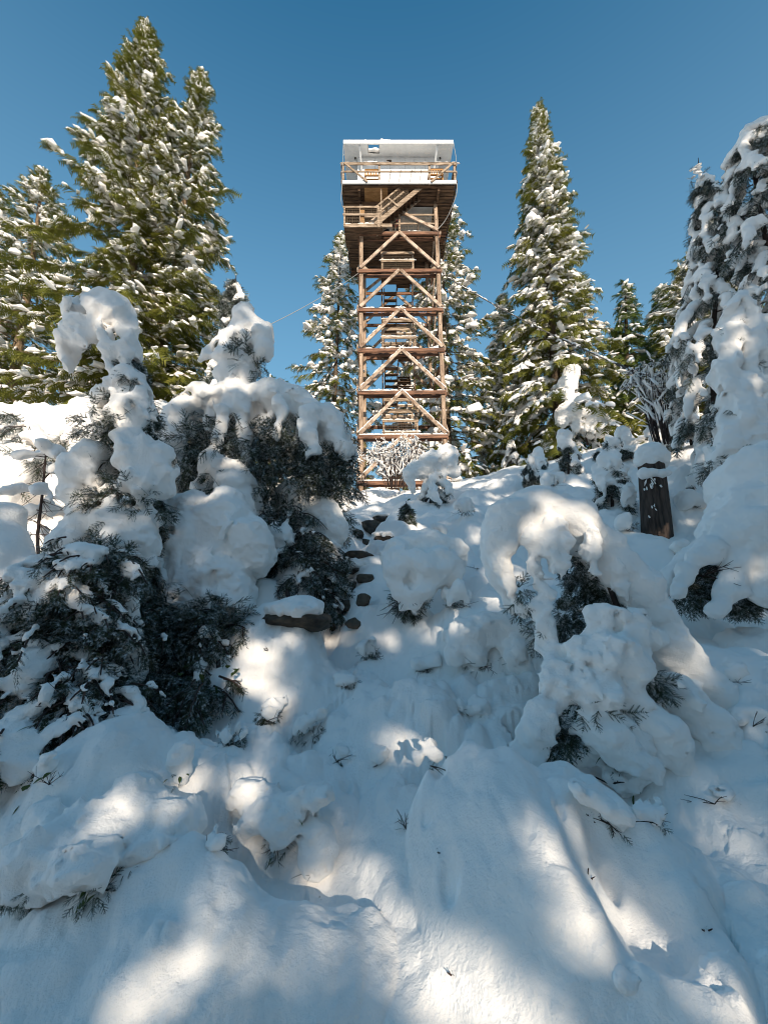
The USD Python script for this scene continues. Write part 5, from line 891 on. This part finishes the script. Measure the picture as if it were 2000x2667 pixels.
hump(366, 'low rhododendron shrub under snow in the foreground, leaves and thin twigs showing', [[(640,2150,Yh,34),(690,2130,Yh,40),(740,2110,Yh,36),(790,2085,Yh,30),(840,2070,Yh,28),(862,2085,Yh-.02,20)], [(740,2140,Yh-.03,36),(720,2180,Yh-.06,34)], [(800,2170,Yh,34),(840,2190,Yh,34),(860,2220,Yh,28),(850,2260,Yh,24)], [(800,2230,Yh-.02,36),(830,2270,Yh-.03,30)], [(610,2080,Yh+.1,36),(650,2060,Yh+.12,34)], [(690,2070,Yh+.1,26),(715,2065,Yh+.1,24)]], fills=[(725,2205,Yh-.02,40,26,40,.05)], tw=[(820,2270,Yh-.03,7,.09,.0016,.8), (720,2210,Yh-.02,5,.07,.0016,.2)], leaves=[(780,2125,Yh-.04,2,.04,.01), (722,2175,Yh-.04,2,.04,.01), (720,2235,Yh-.04,2,.04,.02)], foot=(740,2270), h=.013, lump=.012, lf=14, back=.08)
Yh = hit(1640, 2080)[1]
hump(367, 'snow arch like a handle over a dark leafy stem, right foreground', [[(1370,1990,Yh+.12,34),(1440,1975,Yh+.1,36),(1510,1950,Yh+.08,40),(1560,1910,Yh+.06,44),(1610,1895,Yh+.04,46),(1655,1925,Yh+.0,40),(1670,1985,Yh-.02,34),(1650,2040,Yh-.02,32)], [(1600,2030,Yh-.03,26),(1640,2060,Yh-.03,24)]], fills=[(1590,1985,Yh+.02,20,40,40,.05)], tw=[(1590,2045,Yh,5,.11,.005,1.0)], leaves=[(1565,1965,Yh-.02,2,.05,.01), (1660,2035,Yh-.03,2,.05,.01), (1640,2065,Yh-.03,1,.05,.01)], foot=(1640,2090), h=.013, lump=.018, lf=14, back=.05)
Yh = hit(1590, 2170)[1]
hump(368, 'dark slit with twigs beneath a snow lip below the arch', [[(1500,2060,Yh,26),(1560,2090,Yh,30),(1620,2120,Yh-.02,34),(1640,2150,Yh-.03,26)]], fills=[(1590,2145,Yh+.02,26,16,30,.05)], tw=[(1590,2150,Yh,6,.08,.003,.2)], foot=(1590,2175), h=.013, lump=.012, lf=14, back=.05)
Yh = hit(330, 2340)[1]
hump(369, 'bulging snow-covered shrub at lower left with a green leafy gap at its right end', [[(60,2270,Yh+.05,80),(150,2230,Yh+.05,90),(240,2250,Yh+.02,66),(280,2290,Yh,44)], [(120,2140,Yh+.25,80),(220,2120,Yh+.3,90),(330,2110,Yh+.3,90),(420,2150,Yh+.25,70),(470,2170,Yh+.2,40)], [(180,2190,Yh+.15,80),(300,2180,Yh+.18,70),(380,2210,Yh+.12,44)], [(170,2260,Yh-.02,70),(230,2270,Yh-.05,56)], [(420,2190,Yh+.1,36),(440,2220,Yh+.08,22)]], fills=[(250,2320,Yh,50,24,60,.06), (360,2245,Yh+.12,50,14,40,.06), (60,2330,Yh,60,30,60,.06)], leaves=[(245,2320,Yh-.02,4,.045,.02), (15,2320,Yh-.02,3,.045,.02)], tw=[(270,2320,Yh,4,.06,.0018,.3), (60,2340,Yh,5,.08,.0018,.3)], foot=(330,2350), h=.014, lump=.026, lf=10, back=.1, rs=.72, cav=.05)
Yh = hit(1700, 2640)[1]
hump(370, 'dark earth hollow with roots under a torn snow edge at the bottom right', [[(1620,2560,Yh+.06,40),(1680,2590,Yh+.05,26),(1720,2600,Yh+.04,20)], [(1800,2580,Yh+.07,30),(1850,2600,Yh+.05,34),(1900,2590,Yh+.05,34)]], fills=[(1700,2640,Yh+.06,70,20,60,.05)], tw=[(1720,2655,Yh+.03,6,.07,.002,.2)], foot=(1700,2645), h=.013, lump=.014, lf=14, back=.05)
def knob(seed, label, px, py, r):
    "a low shrub pressed into a lumpy knob of snow, its dark side and stems showing underneath"
    Y = hit(px, py + r * .55)[1] + .03; g = np.random.default_rng(seed); ch = []
    for k in range(5): x = px + g.uniform(-.8, .8) * r; y = py - r * (.28 + g.uniform(.05, .5) * (1 - abs(x - px) / r * .6)); q = r * g.uniform(.26, .46); ch.append([(x, y, Y + g.uniform(-.02, .10), q), (x + g.uniform(-.3, .3) * r, y + g.uniform(.25, .55) * r, Y + g.uniform(-.04, .02), q * g.uniform(.45, .8))])
    hump(seed, label, ch, fills=[(px, py + .02 * r, Y + .07, r * .65, r * .26, 80, min(.09, .030 * Y))], tw=[(px + g.uniform(-.4, .4) * r, py + .3 * r, Y - .02, 3, r * .0022 * Y / 2, .0025, .4)], foot=(px, py + .6 * r), h=min(.03, max(.013, .0075 * Y)), lump=.022, lf=11, rs=1.0, cav=.05, back=.06)
for k, (px, py, r, lb) in enumerate([(965,1700,44,'lumpy snow knob on a low shrub between the trail and the hollow mound'), (1100,1740,40,'small snow-crusted shrub left of the flat hump with the twiggy cave'), (1230,1850,46,'low snow knob against the left foot of the bowed sapling'), (985,1985,40,'shrub knob beside the small dark pocket with the curved twig'), (880,1975,34,'snow-dotted tuft right of the long-branched twig cluster'), (700,1865,50,'snow-capped shrub knob in the sun patches below the dark bush'), (610,1930,44,'low snowy tuft above the rhododendron, beside the snowball stub'), (905,1780,34,'little snow knob just below the lowest trail rock'),
                       (1195,1570,46,'snow-pressed shrub right below the domed shrub'), (1290,1420,40,'low snow knob behind the left tip of the bowed sapling'), (1215,1330,40,'small snow-pressed shrub on the open slope below the crest seedling'), (1905,1765,46,'snowy tuft in the dip right of the bowed sapling'), (1965,1880,44,'low snow knob at the right edge below the cave dome'), (1775,1440,36,'small snow-pressed shrub left of the cave dome'), (1800,1310,44,'shrub knob in the dip right of the wooden stump'), (1640,1370,36,'small shrub knob left of the foot of the wooden stump'),
                       (1120,1400,40,'snow knob above the domed shrub, halfway to the tower'), (1440,1255,34,'tiny snow-pressed shrub below the arched shrub with the hollow'), (640,1500,50,'snowy shrub knob between the white pillow and the ledge rock'), (1880,2080,50,'faint low snow knob in the blue shade at lower right'), (1690,2130,44,'snow knob just right of the leafy snow arch'), (1060,2150,36,'small shrub knob left of the big right foreground mound'), (560,2200,44,'low snow knob between the bulging shrub and the rhododendron')]):
    knob(700 + k, lb, px, py, r)
# little pockets where dark stems and leaves show through the snow
for k, (px, py, s) in enumerate([(1150,2210,14), (1530,2275,14), (1540,2120,10), (1180,2525,16), (1835,2410,12), (1390,1990,10), (920,1820,10), (830,2340,8), (1320,1590,14), (1240,1480,14), (1420,1770,12), (700,1690,10)]):
    q = hit(px, py); a = Laden(400 + k, 30); c = q; m = q[1] / U(px, py)[1] / FOC; rg = a.rng
    for z in range(3): d = norm(rg.normal(0, 1, 3) * [1, .5, .3] + [0, -.3, .5]); L = s * m * rg.uniform(1.0, 1.9); u = np.linspace(0, 1, 5)[:, None]; P = c - [0, 0, .02] + L * (u * d + .25 * u**2 * norm(rg.normal(0, 1, 3))); a.stem(P, .0035, .0015, 4); a.stem(P[2] + .5 * L * np.linspace(0, 1, 3)[:, None] * norm(d + rg.normal(0, .6, 3)), .0022, .0012, 4)
    a.needles(c + rg.normal(0, .25, (5, 3)) * s * m - [0, 0, .01], rg.normal(0, .6, (5, 3)) + [0, -.4, .1], rg.uniform(.4, .8, 5) * s * m)
    a.build('buried_twig', ['dark dimple with a twig on the big right foreground mound, left of its middle', 'small dark hole high on the right foreground mound between two sun patches', 'tiny brown tuft beside the dark slit below the arch', 'dark sprig in the lowest sunlit mound, bottom centre', 'faint dark sprig on the right foreground, near the lower right corner', 'thin twig left of the snow arch', 'twig beside the footpath left of the hollow mound', 'tiny dark seed sprig on the lower left mound edge', 'dark notch with a stem right of the domed shrub', 'dark gap by the rounded mound under the hooked sapling', 'small black tuft below the bowed sapling, left side', 'sprig in the sunlit patch by the dark bush'][k], q, cat_='sprig')

# the trail: wet dark rocks and ledges in the gully
rk = np.random.default_rng(500)
def rock(label, px, py, Y, rx, ry, dz, seed, snowcap=True, mat='rock', name='rock', ez=1.0):
    Y = hit(px, py + ry * .5)[1] + .04; c = at(px, py, Y); m = Y / U(px, py)[1] / FOC; s = trimesh.creation.icosphere(3); v = np.array(s.vertices); rr_ = np.random.default_rng(seed); pl = norm(rr_.normal(0, 1, (14, 3))); lim = rr_.uniform(.62, .95, 14); dd = v @ pl.T; v = v * np.minimum(1, (lim / np.maximum(dd, 1e-3)) * (dd > .2) + (dd <= .2) * 9).min(1)[:, None]; n = 1 + .22 * (meshkit.fbm(v * 2.2 + seed, 4, seed) - .5) * 2; v = v * n[:, None] * [rx * m, dz, ry * m] - [0, 0, ry * m * .35]
    t = thing(name, label, 'rock', c); obj('stone', (v, np.array(s.faces)), mat, t, smooth=35)
    if snowcap:
        S = Snow(30); top = v[(v[:, 2] > .15 * ry * m)]; 
        for p in top[::2]: S.ball(p + [0, 0, .025], .05 + .02 * rk.uniform())
        obj('snow', S.mesh(.02, .018, 12, .008, 30, seed), 'snow', t, smooth=True, kind='stuff')
for k, q in enumerate([('flat ledge rock under a slab of snow on the left of the trail', 790,1600,4.1,100,34,.25,True), ('blocky dark rock at the right end of the snow-covered ledge', 870,1600,4.2,40,48,.2,True), ('dark boulder by the trail below the sunlit snow patch', 880,1490,5.4,62,34,.3,True),
                       ('small jagged trail stone beside the ledge', 925,1620,4.,26,16,.12,False), ('dark cleft stone under the right bank of the gully', 945,1560,4.,24,22,.12,False), ('thin dark step stone in the middle of the gully', 895,1535,5.,30,12,.14,False), ('pointed dark stone on the left bank of the gully', 870,1530,5.,22,20,.14,False), ('broken dark stone below the sunlit bank of the trail', 950,1500,5.,28,16,.16,False), ('dark stone wedged at the narrow part of the trail', 905,1455,6.,28,16,.18,False), ('small black stone near the upper trail bend', 955,1410,7.,26,14,.2,False), ('dark stone left of the upper trail bend', 930,1385,8.,24,14,.25,False), ('wet trail stone above the lowest rock', 905,1570,4.6,36,18,.2,False), ('step-like trail stone with brown top', 915,1525,5.1,36,16,.2,False), ('wide dark trail step under thin snow', 925,1480,5.9,44,14,.25,True), ('trail step just below the upper bend', 935,1440,6.7,40,16,.25,False), ('dark bank stone at the upper bend of the trail', 965,1370,8.4,44,22,.4,False), ('flat dark stone at the top of the visible trail', 990,1350,9.0,36,12,.4,True), ('snow-dusted stone right of the upper trail', 1000,1400,7.6,30,14,.3,True)]):
    rock(q[0], *q[1:7], 600 + k, q[7])
rock('mossy brown boulder in the hollow under the white pillow', 480,1870,2.95,60,40,.14, 640, False, 'soil', 'boulder'); 

# broken stump
a0 = hit(1710, 1390); Yq = a0[1]; t = thing('tree_stump', 'weathered dark wooden stump leaning slightly, capped with snow', 'stump', a0); P = np.array([at(1714,1450,Yq), at(1711,1400,Yq), at(1706,1330,Yq), at(1700,1260,Yq), at(1694,1205,Yq)]) - a0; m = Yq / U(1700, 1300)[1] / FOC
v, f = tube(curve(P, 12), np.linspace(36, 29, 12) * m, 20); an = np.arctan2(v[:, 1], v[:, 0] - np.interp(v[:, 2], P[:, 2], P[:, 0])); v = v * 1.0; v[:, :2] += (.012 * np.sin(an * 7) + .008 * np.sin(an * 13 + 1))[:, None] * np.stack([np.cos(an), np.sin(an)], 1); obj('trunk', (v, f), 'stump_wood', t, smooth=40)
S = Snow(26)
for p in ((1690,1190,36),(1712,1193,30),(1700,1180,30),(1680,1197,27),(1718,1202,22)): S.ball(at(p[0], p[1], Yq) - a0, p[2] * m)
for p in ((1676,1232,16),(1695,1230,14),(1722,1232,14),(1735,1228,12)): S.ball(at(p[0], p[1], Yq - 29 * m) - a0, p[2] * m)
obj('snow_cap', S.mesh(.022, .02, 9, .01, 24, 3), 'snow', t, smooth=True, label='round cap of snow on the stump')
rg = np.random.default_rng(8); pz = rg.uniform(0, 1, 15) ** 1.5; C = np.array([at(rg.uniform(1676, 1722), 1235 + 110 * z, Yq - 33 * m) for z in pz]) - a0; obj('snow_flecks', lumps(rg, C, np.tile([.2, 0, -1.], (15, 1)), rg.uniform(.04, .12, 15), rg.uniform(.01, .022, 15)), 'snow', t, smooth=True, kind='stuff')

# a person on the inner landing of the tower
def person(loc, face):
    import manifold3d as m3
    J = {'pelvis': (0, 0, .92, .13), 'waist': (0, .01, 1.08, .12), 'chest': (0, .0, 1.30, .15), 'neck': (0, -.01, 1.47, .06), 'sl': (-.18, 0, 1.42, .065), 'sr': (.18, 0, 1.42, .065), 'el': (-.25, -.08, 1.17, .05), 'er': (.25, -.06, 1.17, .05), 'wl': (-.18, -.27, 1.05, .038), 'wr': (.19, -.26, 1.05, .038),
         'hl': (-.10, 0, .88, .095), 'hr': (.10, 0, .88, .095), 'jl': (-.11, -.03, .74, .10), 'jr': (.11, .0, .74, .10), 'kl': (-.11, -.06, .48, .065), 'kr': (.11, .02, .48, .065), 'al': (-.11, -.02, .09, .045), 'ar': (.11, .08, .09, .045), 'tl': (-.12, -.18, .05, .04), 'tr': (.12, -.08, .05, .04)}
    sph = lambda k: m3.Manifold.sphere(J[k][3], 20).translate(J[k][:3])
    def body(bones):
        M = m3.Manifold.compose([]) if False else None
        for a_, b_ in bones: h = m3.Manifold.batch_hull([sph(a_), sph(b_)]); M = h if M is None else M + h
        mm = M.to_mesh(); tm = trimesh.Trimesh(mm.vert_properties[:, :3], mm.tri_verts); tm = tm.subdivide_to_size(.06); trimesh.smoothing.filter_taubin(tm, iterations=8); return np.array(tm.vertices), np.array(tm.faces)
    t = thing('person', 'person in a red jacket standing behind the mesh rail of the upper landing', 'person', loc, face)
    obj('jacket', body([('pelvis', 'waist'), ('waist', 'chest'), ('chest', 'sl'), ('chest', 'sr'), ('sl', 'sr'), ('sl', 'el'), ('sr', 'er'), ('el', 'wl'), ('er', 'wr'), ('chest', 'neck'), ('pelvis', 'hl'), ('pelvis', 'hr'), ('hl', 'hr'), ('hl', 'jl'), ('hr', 'jr'), ('jl', 'jr')]), 'red_cloth', t, smooth=True); obj('trousers', body([('pelvis', 'hl'), ('pelvis', 'hr'), ('hl', 'kl'), ('hr', 'kr'), ('kl', 'al'), ('kr', 'ar'), ('al', 'tl'), ('ar', 'tr')]), 'dark_cloth', t, smooth=True)
    hd = trimesh.creation.icosphere(3); v = np.array(hd.vertices); v = v * [.078, .095, .115]; v[:, 1] -= .018 * np.exp(-((v[:, 2] + .01) / .02) ** 2 - (v[:, 0] / .018) ** 2) * (v[:, 1] < -.05); obj('head', (v + [0, -.02, 1.64], np.array(hd.faces)), 'skin', t, smooth=True)
    k = v[:, 2] > .01; hv = v * 1.10; hv[:, 2] = np.maximum(hv[:, 2], .015); obj('knit_cap', (hv + [0, -.02, 1.645], np.array(hd.faces)), 'blue_cloth', t, smooth=True)
    for s in (-1, 1):
        w = np.array(J['wl' if s < 0 else 'wr'][:3]); ms = [tube([w, w + [0, -.09, .0]], [.034, .038], 8)] + [tube([w + [x, -.08, 0], w + [x * 1.15, -.12 - .01 * (abs(x) < .02), -.02], w + [x * 1.1, -.135, -.05]], [.010, .009, .007], 6) for x in (-.027, -.009, .009, .027)] + [tube([w + [-s * .03, -.03, 0], w + [-s * .055, -.06, -.01], w + [-s * .05, -.09, -.03]], [.012, .011, .008], 6)]
        obj('hand', cat(ms), 'dark_cloth', t, smooth=True)
person(wx((-.17, .34, ZB[6] + .148)), TROT)
t = thing('backpack', 'black backpack set down on the upper landing beside the person', 'backpack', wx((-.66, .32, ZB[6] + .148)), TROT)
q = trimesh.creation.icosphere(3); v = np.array(q.vertices); v = np.sign(v) * np.abs(v) ** .6 * [.16, .11, .25] + [0, 0, .25]; obj('bag', (v, np.array(q.faces)), 'dark_cloth', t, smooth=True); obj('pocket', (np.array(q.vertices) * [.12, .05, .12] + [0, -.11, .16], np.array(q.faces)), 'dark_cloth', t, smooth=True); obj('strap', tube(curve([(.06, .1, .46), (.06, .17, .3), (.06, .11, .08)], 8), .014, 5), 'dark_cloth', t); obj('strap', tube(curve([(-.06, .1, .46), (-.06, .17, .3), (-.06, .11, .08)], 8), .014, 5), 'dark_cloth', t)
print('all', round(time.time() - T0, 1))
